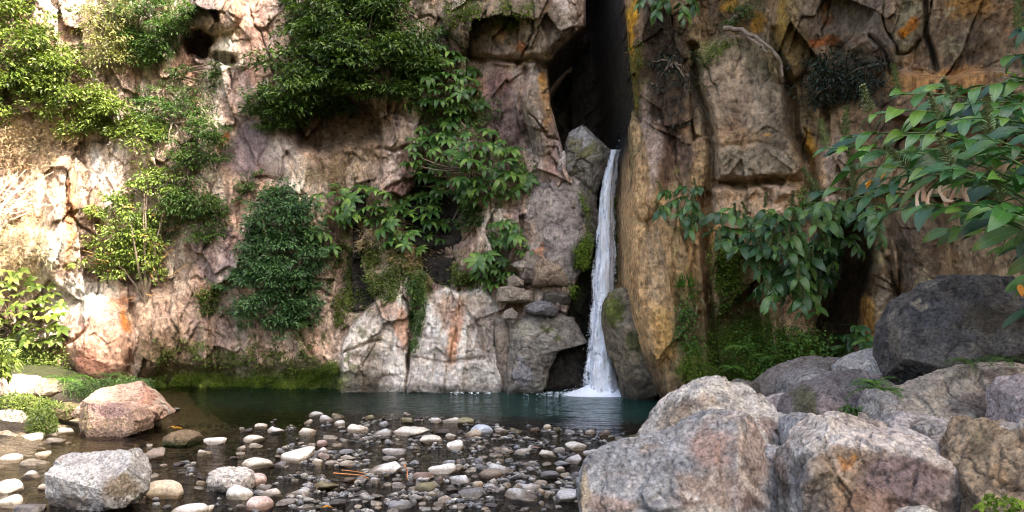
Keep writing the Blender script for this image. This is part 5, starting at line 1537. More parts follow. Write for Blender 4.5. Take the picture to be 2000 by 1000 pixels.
# ---- right walls
cover('moss', [(1330, 700), (1390, 620), (1450, 590), (1560, 640), (1620, 660), (1660, 700), (1560, 740), (1480, 790), (1330, 800)], 34000, L_MOSS, .03, .02, w=W3, seed=51, label='thick moss on the foot of the right wall', keep=.12, jitter=.05)
cover('creeper', [(1440, 650), (1530, 640), (1620, 660), (1640, 700), (1560, 740), (1480, 760), (1440, 720)], 3600, L_FERN, .05, .038, w=W3, seed=52, label='light green creepers over the moss below the ginger', keep=.15, jitter=.1, stack=2)
cover('creeper', [(1325, 560), (1350, 540), (1365, 600), (1360, 690), (1330, 720), (1320, 650)], 1500, L_FERN, .05, .038, w=W3, seed=53, label='creeper hanging in the joint right of the tan pillar', keep=.1, jitter=.06)
cover('creeper', [(1380, 480), (1430, 470), (1450, 580), (1390, 620)], 2600, L_MOSS, .05, .03, w=W3, seed=54, label='moss hanging left of the ginger colony', keep=.1, jitter=.05)
shrub('dark leafed shrub clinging under the top of the right wall', [(1565, 130), (1610, 95), (1670, 95), (1735, 120), (1745, 170), (1690, 195), (1620, 200), (1570, 190)], (1650, 150), L_BLACK, .35, .10, .026, 75, 34, .2, .35, w=W3, seed=61)
shrub('wispy shrub beside the dead branch on top of the smooth block', [(1400, 10), (1470, 0), (1480, 40), (1430, 55), (1400, 40)], (1440, 30), L_MID, .2, .06, .02, 16, 50, .13, .35, w=W3, seed=62, base=.04)
shrub('small green tuft on the ledge under the smooth block', [(1550, 375), (1595, 370), (1600, 400), (1560, 410)], (1575, 400), L_FERN, .2, .06, .03, 12, 50, .1, .35, w=W3, seed=63, base=.04)
shrub('dark shrub on the brown wall right of the cave', [(1260, 90), (1330, 70), (1350, 140), (1330, 260), (1290, 240), (1270, 160)], (1310, 120), L_BLACK, .2, .08, .026, 26, 30, .16, .45, w=W3, seed=64, base=.02)
cover('moss', [(1225, 90), (1250, 80), (1262, 200), (1240, 240), (1228, 200)], 2000, L_MOSS, .03, .018, w=W3, seed=55, label='moss on the ochre edge of the cave', keep=.15)
cover('moss', [(1345, 90), (1400, 70), (1440, 80), (1400, 110), (1370, 200), (1350, 160)], 2200, L_MOSS, .03, .018, w=W3, seed=56, label='moss on the shoulder of the smooth block', keep=.2)
grass_tuft('grass_tuft', 'grass tuft with dry blades on the side of the tan pillar', wpt(W3, 1335, 560, .1), 46, .28, L_FERN, 3, .1, False, group=None)
grass_tuft('withered_grass', 'withered brown grass hanging below the green tuft', wpt(W3, 1345, 590, .12), 40, .3, L_DRY, 4, .08, True, group=None)
dead = empty('dead_branch', wpt(W3, 1430, 70, .2))
tag(dead, 'dead grey branch lying across the top of the smooth block', 'branch')
for (a, b_, c, r0) in [((1415, 58), (1460, 50), (1512, 100), .045), ((1512, 100), (1530, 120), (1528, 150), .035), ((1440, 60), (1480, 80), (1500, 104), .025)]:
    p0, p1, p2 = [wpt(W3, q[0], q[1], .42) - np.array(dead.location) for q in (a, b_, c)]
    V, Fc = tube(bez(p0, p1, p2, 9) + r_.normal(size=(9, 3)) * .02, np.linspace(r0, r0 * .45, 9), 7)
    link('limb', new_mesh('limb', V, Fc, M_BARK), dead)

# ---- ginger
GL = [strip_leaf(1.0, 0.33, d, 7, .05, .10, k) for k, d in enumerate((.7, 1.1, 1.6, 1.3))]
GMESH = [new_mesh('leaf', v, f, L_GINGER, True, uv=u) for v, f, u in GL]
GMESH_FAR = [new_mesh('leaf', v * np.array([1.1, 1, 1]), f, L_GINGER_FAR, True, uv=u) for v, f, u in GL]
GDEAD = [new_mesh('withered_leaf', v * np.array([1.0, .8, 1]), f, L_DEAD, True, uv=u) for v, f, u in [strip_leaf(1.0, .3, 2.4, 6, .3, .5, 9)]]
GORANGE = new_mesh('leaf', *GL[1][:2], L_ORANGE, True, uv=GL[1][2])


def spike_mesh(L=.14, r=.022, n=60, mat=None, seed=0):
    rr = np.random.default_rng(seed)
    t = rr.uniform(0.05, 1, n)
    a = rr.uniform(0, 6.28, n)
    pos = np.stack([0 * t, 0 * t, t * L], 1)
    d = np.stack([np.cos(a), np.sin(a), np.full(n, .75)], 1)
    up = np.tile([0, 0, 1.0], (n, 1))
    return leaves_mesh('seed_spike', pos, d, up, r * 1.6 * (1.15 - .6 * t), r * .45, mat, .3)


SPIKE = [spike_mesh(.20, .034, 110, M_SPIKE, k) for k in range(2)]


def basis(side, along, nor, loc, s):
    m = Matrix(((side[0], along[0], nor[0], 0), (side[1], along[1], nor[1], 0), (side[2], along[2], nor[2], 0), (0, 0, 0, 1)))
    return Matrix.Translation(Vector(loc)) @ m @ Matrix.Scale(s, 4)


def ginger(label, stems, meshes, leafL, seed, nleaf=8, group='ginger plants on the right', spike=True, first=.3, hang=.35, drop=0.0):
    r_ = np.random.default_rng(seed)
    root = np.array(stems[0][0], float)
    o = empty('ginger_plant', root)
    tag(o, label, 'plant', group)
    for si, (b0, tip) in enumerate(stems):
        b0, tip = np.array(b0, float) - root, np.array(tip, float) - root
        Ls = np.linalg.norm(tip - b0)
        mid = (b0 + tip) / 2 + np.array([0, 0, .22 * Ls]) + r_.normal(size=3) * .03
        pts = bez(b0, mid, tip, 10)
        V, Fc = tube(pts, np.linspace(.009, .004, 10) * (leafL / .26), 5)
        link('stem', new_mesh('stem', V, Fc, M_STEM), o)
        T = np.gradient(pts, axis=0)
        for k in range(nleaf):
            t = first + (1 - first) * (k + .5) / nleaf
            i = t * 9
            p = np.array([np.interp(i, range(10), pts[:, q]) for q in range(3)])
            tg = np.array([np.interp(i, range(10), T[:, q]) for q in range(3)])
            tg /= np.linalg.norm(tg) + 1e-9
            sd = np.cross(tg, [0, 0, 1.0])
            sd /= np.linalg.norm(sd) + 1e-9
            sgn = 1 if k % 2 else -1
            al = tg * (.45 + .5 * t) + sd * sgn * (.95 - .35 * t) + np.array([0, -.12, -hang * r_.uniform(.3, 1.4)]) + r_.normal(size=3) * .16
            al /= np.linalg.norm(al)
            up = np.array([0, -.6, 1.0]) + r_.normal(size=3) * .38
            s_ = np.cross(al, up)
            s_ /= np.linalg.norm(s_)
            nn = np.cross(s_, al)
            me = meshes[int(r_.integers(len(meshes)))]
            if r_.random() < .004:
                me = GORANGE
            q = link('leaf', me, o)
            q.matrix_local = basis(s_, al, nn, p, leafL * float(r_.uniform(.55, 1.2)) * (0.8 if k == nleaf - 1 else 1))
        if spike and si % 2 == 0:
            q = link('seed_spike', SPIKE[si % 2], o, tip)
            q.rotation_euler = (float(r_.normal(.1, .2)), float(r_.normal(-.15, .25)), 0)
            sc = leafL / .26
            q.scale = (sc, sc, sc * 1.0)
            V, Fc = tube([tip, tip + np.array([0, 0, .14 * sc])], [.004, .002], 4)
    return o


def S(bx, by, bY, tx, ty, tY):
    return (P3(bx, by, bY), P3(tx, ty, tY))


ginger('ginger plant with glossy leaves reaching highest at the upper right', [S(2160, 330, 5.0, 1755, 185, 4.9), S(2180, 300, 5.2, 1830, 170, 5.3), S(2150, 360, 4.9, 1700, 225, 4.8), S(2200, 260, 5.1, 1900, 175, 4.9), S(2180, 350, 4.7, 1840, 240, 4.5), S(2200, 240, 5, 1975, 150, 4.9), S(2160, 380, 4.8, 1650, 270, 4.9), S(2180, 330, 5.3, 1780, 230, 5.3), S(2180, 280, 5.0, 1870, 205, 4.8), S(2200, 300, 5.0, 1935, 215, 4.6)], GMESH, .25, 71, 13)
ginger('ginger plant with its leafy stems stretching furthest left over the wall', [S(2100, 470, 4.8, 1615, 290, 4.9), S(2120, 440, 4.6, 1690, 300, 4.5), S(2100, 500, 4.9, 1600, 375, 5.2), S(2120, 420, 4.5, 1760, 265, 4.3), S(2100, 520, 5.0, 1665, 385, 5.0), S(2140, 480, 4.6, 1720, 350, 4.5), S(2120, 450, 5.0, 1660, 330, 5.2), S(2140, 430, 4.8, 1800, 300, 4.7)], GMESH, .25, 72, 12)
ginger('ginger plant with the biggest leaves above the dark boulder', [S(2160, 520, 4.0, 1860, 330, 3.9), S(2180, 560, 4.1, 1800, 400, 4.1), S(2180, 450, 4.0, 1930, 270, 3.9), S(2200, 560, 3.8, 1900, 400, 3.7), S(2220, 560, 4, 1960, 400, 3.9), S(2200, 420, 4.2, 1990, 250, 4.0), S(2200, 520, 4.3, 1780, 330, 4.4)], GMESH, .26, 73, 12)
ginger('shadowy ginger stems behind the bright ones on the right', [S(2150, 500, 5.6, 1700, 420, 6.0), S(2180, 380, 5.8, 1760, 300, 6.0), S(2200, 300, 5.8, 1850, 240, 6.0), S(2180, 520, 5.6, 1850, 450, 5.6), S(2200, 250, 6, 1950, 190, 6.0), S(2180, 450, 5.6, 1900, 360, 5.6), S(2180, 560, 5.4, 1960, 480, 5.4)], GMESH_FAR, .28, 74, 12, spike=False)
ginger('ginger leaves hanging at the right edge over the dark boulder', [S(2120, 540, 4.6, 1985, 560, 4.5), S(2120, 590, 4.7, 2005, 610, 4.7)], GMESH, .22, 75, 7, spike=False, hang=.6)
ginger('ginger sprays cut by the top right corner', [S(2150, 80, 5.2, 1990, 60, 5.0), S(2160, 160, 5.4, 1970, 110, 5.2), S(2150, 20, 5.2, 2010, 10, 5.0)], GMESH, .28, 76, 7)
dl = bpy.data.objects.get('ginger_plant.002')
for k, (x, y) in enumerate([(1805, 360), (1822, 368), (1838, 362), (1850, 372), (1868, 366), (1880, 360), (1795, 372), (1860, 385)]):
    q = link('withered_leaf', GDEAD[0], dl)
    q.matrix_local = Matrix.Translation(Vector(P3(x, y, 4.15)) - dl.location) @ (Matrix.Rotation(.35 * math.sin(k * 2.1), 4, 'Y') @ Matrix.Rotation(-1.5, 4, 'X') @ Matrix.Rotation(.5 * math.cos(k * 1.3), 4, 'Y')) @ Matrix.Diagonal((.085, .20, .15, 1))
for k, (x, y) in enumerate([(1700, 350), (1740, 335), (1945, 150), (1690, 362)]):
    q = link('withered_leaf', GORANGE, dl)
    q.matrix_local = Matrix.Translation(Vector(P3(x, y, 4.5)) - dl.location) @ Matrix.Rotation(k * 1.7, 4, 'Z') @ Matrix.Rotation(-1.0 + k * .5, 4, 'X') @ Matrix.Scale(.09, 4)


def colony(label, poly, root, n, seed, Y0, leafL=.28, nleaf=8, w=None, bulge=(.9, 1.6), meshes=None, gap=30, spike=True, hang=.75):
    r_ = np.random.default_rng(seed)
    x, y = sample_poly(poly, n * 8, r_)
    keep = []
    for i in range(len(x)):
        if all((x[i] - x[j]) ** 2 + (y[i] - y[j]) ** 2 > gap ** 2 for j in keep):
            keep.append(i)
        if len(keep) >= n:
            break
    st = []
    for i in keep:
        tip = wpt(w or W3, x[i], y[i], float(r_.uniform(*bulge)))
        rt = wpt(w or W3, root[0] + (x[i] - root[0]) * .35 + r_.normal() * 12, root[1] + (y[i] - root[1]) * .35, .1)
        st.append((rt, tip))
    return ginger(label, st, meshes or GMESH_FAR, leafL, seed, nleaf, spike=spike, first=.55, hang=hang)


colony('ginger plant spreading its rosettes below the ochre ledge', [(1385, 410), (1440, 395), (1560, 400), (1560, 470), (1470, 500), (1395, 480)], (1520, 520), 30, 81, 11, w=W3, gap=24)
colony('ginger plant in the middle of the dark hollow above the ferns', [(1460, 480), (1560, 460), (1640, 480), (1660, 560), (1600, 620), (1500, 610), (1455, 560)], (1590, 500), 36, 82, 11, w=W3, bulge=(1.0, 1.8), gap=24)
colony('ginger plant on the right of the hollow next to the small pillar', [(1570, 410), (1660, 400), (1730, 440), (1730, 500), (1660, 520), (1580, 480)], (1650, 440), 28, 83, 11, w=W3, gap=24)
colony('ginger hanging down from the top beside the cave', [(1245, -50), (1370, -50), (1370, 20), (1330, 50), (1275, 60), (1245, 30)], (1310, -60), 14, 84, 12, .26, w=W3, bulge=(.35, .8))
colony('small ginger tuft in the crack right of the tan pillar', [(1265, 380), (1310, 355), (1375, 350), (1385, 410), (1350, 460), (1290, 430)], (1355, 390), 14, 85, 12, .24, w=W3, bulge=(.35, .7), gap=24)
colony('low ginger shoots at the mouth of the dark hollow', [(1640, 640), (1690, 640), (1700, 680), (1650, 690)], (1670, 690), 6, 86, 11, .24, w=W3, bulge=(.8, 1.2), gap=18, spike=False, hang=.2)

# ferns
for k, (x, y, Y, n, Lf, mt, lb) in enumerate([
        (1722, 768, 5.1, 12, .26, L_FERN, 'yellow green fern growing between the dark and the smooth grey boulders'),
        (1705, 750, 5.4, 9, .2, L_FERN, 'smaller fern behind the yellow green one'),
        (1890, 712, 4.9, 9, .18, L_MID, 'grassy fern under the right side of the huge dark boulder'),
        (1960, 705, 4.8, 8, .2, L_MID, 'dark fern at the right edge under the ginger leaves'),
        (1550, 575, 10.2, 7, .42, L_FERN, 'bright hanging fern in the dark hollow under the ginger'),
        (1450, 680, 10.9, 9, .4, L_FERN, 'fern spreading on the moss at the foot of the right wall'),
        (1500, 700, 10.6, 8, .34, L_FERN, 'second fern nearer the boulders on the mossy foot'),
        (1430, 720, 10.9, 8, .3, L_FERN, 'lowest fern on the mossy foot of the right wall'),
        (130, 745, 11.0, 13, .42, L_FERN, 'broad fern at the foot of the sunlit bulge'),
        (215, 735, 12.6, 9, .38, L_MID, 'dark fern right of the broad one at the foot of the sunlit bulge')]):
    fern(lb, P3(x, y, Y), n, Lf, mt, 90 + k)


def ground_tuft(label, poly, Y, n, mat, L=.06, W=.03, seed=1, name='herb', cat='plant', h=.12, group=None):
    """low leafy clump on a bank or boulder"""
    r_ = np.random.default_rng(seed)
    x, y = sample_poly(poly, n, r_)
    Yv = Y + r_.normal(size=n) * h
    p = np.stack([(x - 1000) / F * Yv, Yv, EYE + (HZ - y) / F * Yv], 1)
    o0 = np.array([p[:, 0].mean(), Y, p[:, 2].min()])
    dirs = r_.normal(size=(n, 3)) + np.array([0, -.3, -.1])
    ups = np.array([0, -.4, 1]) + r_.normal(size=(n, 3)) * .35
    o = link(name, leaves_mesh(name, p - o0, dirs, ups, L * r_.uniform(.6, 1.3, n), W * r_.uniform(.7, 1.2, n), mat), None, o0)
    tag(o, label, None, None, 'stuff')
    return o


ground_tuft('dense bright green clump of cress beside the sunlit pale boulder', [(48, 845), (60, 805), (90, 795), (110, 815), (112, 838), (85, 850)], 9.3, 900, L_YELLOW, .05, .025, 1)
ground_tuft('small dark leafed creeper on the smooth grey boulder', [(1635, 810), (1650, 790), (1680, 800), (1690, 818), (1655, 822)], 4.8, 260, L_MID, .03, .02, 2, h=.05)
ground_tuft('round leafed creeper at the foot of the tawny boulder', [(1905, 1000), (1920, 965), (1960, 975), (2000, 985), (2000, 1000)], 2.65, 70, L_MOSS, .03, .026, 3, h=.04)
ground_tuft('sunlit herbs on the mossy left bank', [(-30, 790), (20, 765), (100, 780), (155, 800), (110, 800), (40, 830), (-30, 810)], 10.2, 2600, L_YELLOW, .045, .025, 4, h=.25)
ground_tuft('green herbs at the left edge above the weathered rock', [(-30, 740), (-30, 655), (10, 665), (35, 700), (20, 735)], 9.6, 700, L_YELLOW, .12, .04, 5, h=.2)
ground_tuft('shaded moss and herbs in front of the sunlit bulge', [(120, 775), (140, 745), (260, 735), (300, 745), (300, 760), (200, 765), (150, 790)], 12.6, 2600, L_MID, .05, .03, 6, h=.35)

# trees of the rim, out of the picture, whose shade falls on the far wall
rf = np.random.default_rng(99)
cent, rad = [], []
for k in range(64):
    u = rf.uniform(0.25, .97)
    i = u * (len(rim_xy) - 1)
    hx, hy, hz = np.interp(i, range(len(rim_xy)), [p[0] for p in rim_xy]), np.interp(i, range(len(rim_xy)), [p[1] for p in rim_xy]), np.interp(i, range(len(rim_xy)), rim_h)
    cent.append((hx + rf.uniform(-.3, 2.0), hy + rf.normal() * .4, hz + rf.uniform(-.2, 1.5)))
    rad.append(rf.uniform(.5, 1.1))
cent, rad = np.array(cent), np.array(rad)
ci = rf.integers(0, 64, 30000)
off = rf.normal(size=(30000, 3)) * .5
pp = cent[ci] + off * rad[ci][:, None]
tag(link('rim_foliage', leaves_mesh('rim_foliage', pp, rf.normal(size=pp.shape), rf.normal(size=pp.shape) + np.array([0, 0, 1.]), .16, .08, L_MID)), None, None, None, 'stuff')
# ------------------------------------------------------------------ the waterfall
m, t, b = nt('falling_water')
M_FALL = m
b.inputs['Base Color'].default_value = (0.90, 0.92, 0.96, 1)
b.inputs['Roughness'].default_value = 0.35
ac = N(t, 'ShaderNodeAttribute', attribute_name='Col')
sc_ = N(t, 'ShaderNodeSeparateColor')
t.links.new(ac.outputs['Color'], sc_.inputs[0])
tc = N(t, 'ShaderNodeUVMap')
mp = N(t, 'ShaderNodeMapping')
mp.inputs['Scale'].default_value = (6, 44, 1)
t.links.new(tc.outputs[0], mp.inputs[0])
n1 = N(t, 'ShaderNodeTexNoise', Scale=1.0, Detail=6.0, Roughness=0.7, Distortion=1.2)
t.links.new(mp.outputs[0], n1.inputs['Vector'])
mp2 = N(t, 'ShaderNodeMapping')
mp2.inputs['Scale'].default_value = (8, 9, 1)
t.links.new(tc.outputs[0], mp2.inputs[0])
n2 = N(t, 'ShaderNodeTexNoise', Scale=1.0, Detail=4.0, Roughness=0.6)
t.links.new(mp2.outputs[0], n2.inputs['Vector'])
av = N(t, 'ShaderNodeMath', operation='ADD')
t.links.new(n1.outputs['Fac'], av.inputs[0])
t.links.new(n2.outputs['Fac'], av.inputs[1])
a2 = N(t, 'ShaderNodeMath', operation='ADD')
t.links.new(av.outputs[0], a2.inputs[0])
t.links.new(sc_.outputs[0], a2.inputs[1])
mr = N(t, 'ShaderNodeMapRange')
mr.inputs['From Min'].default_value = 1.14
mr.inputs['From Max'].default_value = 1.42
mr.clamp = True
t.links.new(a2.outputs[0], mr.inputs['Value'])
tr = N(t, 'ShaderNodeBsdfTransparent')
tr.inputs['Color'].default_value = (0.80, 0.84, 0.92, 1)
mx = N(t, 'ShaderNodeMixShader')
t.links.new(mr.outputs[0], mx.inputs[0])
t.links.new(tr.outputs[0], mx.inputs[1])
t.links.new(b.outputs[0], mx.inputs[2])
t.links.new(mx.outputs[0], t.nodes['Material Output'].inputs['Surface'])
bp = N(t, 'ShaderNodeBump', Strength=0.8, Distance=0.08)
t.links.new(n1.outputs['Fac'], bp.inputs['Height'])
t.links.new(bp.outputs[0], b.inputs['Normal'])


def fall_sheet(rows, Y0, Y1, bulge, amp, seed, dens, parent=None, name='waterfall'):
    py = np.array([r[0] for r in rows], float)
    vq = np.linspace(py[0], py[-1], 150)
    lf = np.interp(vq, py, [r[1] for r in rows])
    rt = np.interp(vq, py, [r[2] for r in rows])
    uu = np.linspace(0, 1, 26)
    PX = lf[:, None] + (rt - lf)[:, None] * uu[None, :]
    PY = np.repeat(vq[:, None], 26, 1)
    tt = (PY - py[0]) / (py[-1] - py[0])
    Yy = Y0 + (Y1 - Y0) * tt ** 0.7 - bulge * np.sqrt(np.clip(1 - (2 * uu[None, :] - 1) ** 2, 0, 1))
    Q = np.stack([uu[None, :].repeat(150, 0).ravel() * 4, (tt * 9).ravel(), np.full(PX.size, seed * 1.7)], 1)
    nn = fbm(Q, 1.0, 4, seed).reshape(PX.shape)
    Yy = Yy + amp * nn
    PX = PX + nn * 7
    V = np.stack([((PX - 1000) / F * Yy).ravel(), Yy.ravel(), (EYE + (HZ - PY) / F * Yy).ravel()], 1)
    e = 4 * uu * (1 - uu)
    den = dens - 0.42 * (1 - e[None, :]) ** 1.5 + 0 * tt
    col = np.stack([np.clip(den.ravel() + .5, 0, 1)] * 3, 1)
    idx = np.arange(150 * 26).reshape(150, 26)
    Fc = np.stack([idx[:-1, :-1].ravel(), idx[1:, :-1].ravel(), idx[1:, 1:].ravel(), idx[:-1, 1:].ravel()], 1)
    uv = np.stack([np.tile(uu, 150) + seed * .37, tt.ravel()], 1)
    o = link(name, new_mesh(name, V, Fc, M_FALL, True, col, None, uv), parent)
    return o


main = [(292, 1191, 1210), (320, 1186, 1204), (360, 1180, 1199), (400, 1174, 1196), (450, 1171, 1197), (500, 1168, 1198), (560, 1163, 1195), (620, 1159, 1194), (680, 1156, 1196), (730, 1152, 1201), (768, 1147, 1208)]
wf = fall_sheet(main, 14.35, 14.0, .12, .10, 1, .30)
tag(wf, None, None, None, 'structure')
wide = [(r[0], r[1] - 5 - (r[0] - 292) * .012, r[2] + 4 + (r[0] - 292) * .01) for r in main]
s2 = fall_sheet(wide, 14.5, 14.15, .1, .14, 2, .06, wf, 'water_veil')
s3 = fall_sheet([(r[0], r[1] + 3, r[2] - 3) for r in main], 14.25, 13.9, .12, .12, 3, .05, wf, 'water_veil')
up = fall_sheet([(180, 1217, 1236), (230, 1209, 1232), (270, 1203, 1218), (296, 1197, 1210)], 16.4, 14.9, .05, .06, 4, -.42, wf, 'water_veil')
rd = np.random.default_rng(44)
nd = 1600
tv = rd.uniform(0, 1, nd) ** .7
ey = 292 + 470 * tv
ml_ = np.interp(ey, [r[0] for r in main], [r[1] for r in main])
mr_ = np.interp(ey, [r[0] for r in main], [r[2] for r in main])
sidep = rd.random(nd) < .6
ex = np.where(sidep, ml_ - np.abs(rd.normal(size=nd)) * (1.5 + 7 * tv ** 2) + 2, mr_ + np.abs(rd.normal(size=nd)) * (2 + 7 * tv))
Yd_ = 14.05 + rd.uniform(-.15, .15, nd)
dp = np.stack([(ex - 1000) / F * Yd_, Yd_, EYE + (HZ - ey) / F * Yd_], 1)
ds = rd.uniform(.002, .006, nd)
b4 = np.array([(1, 0, -.5), (-1, 0, -.5), (0, 1, .0), (0, 0, 2.6)])
DV = dp[:, None, :] + b4[None] * ds[:, None, None]
di = np.arange(nd)[:, None] * 4
DF = np.concatenate([di + np.array(k) for k in ((0, 1, 3), (1, 2, 3), (2, 0, 3), (0, 2, 1))])
m, t, b = nt('foam')
b.inputs['Base Color'].default_value = (.84, .87, .93, 1)
b.inputs['Roughness'].default_value = .5
M_FOAM = m
tag(link('spray', new_mesh('spray', DV.reshape(-1, 3), DF, M_FOAM, True)), 'drops flying beside the waterfall', None, None, 'stuff')
# foam where it lands
r_ = np.random.default_rng(17)
fx, fy = np.meshgrid(np.linspace(-1, 1, 90), np.linspace(-1, 1, 50))
cxw, cyw = P3(1172, 768, 14.2)[0], 14.05
rr = np.sqrt(fx ** 2 + fy ** 2)
Q = np.stack([fx.ravel() * 3, fy.ravel() * 2, 0 * fx.ravel()], 1)
nz = fbm(Q, 2.2, 5, 91, .65).reshape(fx.shape)
hgt = np.clip(.20 * np.exp(-(fx * 1.9 - .15) ** 2 - (fy * 1.6) ** 2) + .05 * nz * (1 - rr) + .02 - .06 * rr ** 2, -.05, 1)
Vf = np.stack([(cxw + (fx - .1) * .8).ravel(), (cyw + fy * .45).ravel(), hgt.ravel()], 1)
idx = np.arange(fx.size).reshape(fx.shape)
Fc = np.stack([idx[:-1, :-1].ravel(), idx[:-1, 1:].ravel(), idx[1:, 1:].ravel(), idx[1:, :-1].ravel()], 1)
fo = link('foam', new_mesh('foam', Vf, Fc, M_FOAM), None)
tag(fo, 'white foam where the waterfall meets the pool', None, None, 'stuff')
# spray drops and flecks of foam on the pool
n = 3500
a = r_.uniform(0, 6.28, n)
q = np.abs(r_.normal(size=n)) * .33
px_ = cxw + np.cos(a) * q * 1.5
py_ = cyw - .1 + np.sin(a) * q * .5
pz_ = np.abs(r_.normal(size=n)) * .10 * np.exp(-q * 2)
n2_ = 90
fleck = [water_pt(x, y, .012) for x, y in zip(list(r_.uniform(880, 960, n2_ // 2)) + list(r_.uniform(1010, 1130, n2_ // 2)), r_.normal(767, 1.6, n2_))]
pos = np.concatenate([np.stack([px_, py_, pz_], 1), np.array(fleck)])
sz = np.concatenate([r_.uniform(.004, .013, n), r_.uniform(.006, .02, n2_)])
base4 = np.array([(1, 0, -.5), (-1, 0, -.5), (0, 1, .0), (0, 0, .8)])
V = pos[:, None, :] + base4[None] * sz[:, None, None] * np.array([1.2, 1.2, .7])
i = np.arange(len(pos))[:, None] * 4
Fc = np.concatenate([i + np.array(k) for k in ((0, 1, 3), (1, 2, 3), (2, 0, 3), (0, 2, 1))])
tag(link('spray', new_mesh('spray', V.reshape(-1, 3), Fc, M_FOAM, True)), 'drops and flecks of foam round the foot of the waterfall', None, None, 'stuff')

# ------------------------------------------------------------------ stones in the stream
def stone_mesh(k):
    v, f = ico(4)
    P = v.astype(float).copy()
    rr_ = np.random.default_rng(500 + k)
    sq = 2.2 + .5 * (k % 4)
    s = 1 / (np.abs(P[:, 0]) ** sq + np.abs(P[:, 1]) ** sq + np.abs(P[:, 2]) ** sq) ** (1 / sq)
    P *= s[:, None]
    for q in range((3, 7, 10, 14)[k % 4]):
        nn = rr_.normal(size=3)
        nn /= np.linalg.norm(nn)
        h = (P @ nn).max() * rr_.uniform(.5, .84)
        P -= np.clip(P @ nn - h, 0, None)[:, None] * nn[None] * .95
    P += v * (0.12 * fbm(v, 1.1, 3, k))[:, None] + v * (.045 * fbm(v, 4.0, 3, k + 30, .6, True))[:, None]
    P /= np.abs(P).max(0)[None]
    return new_mesh('stone', P, f, M_STONE, True)


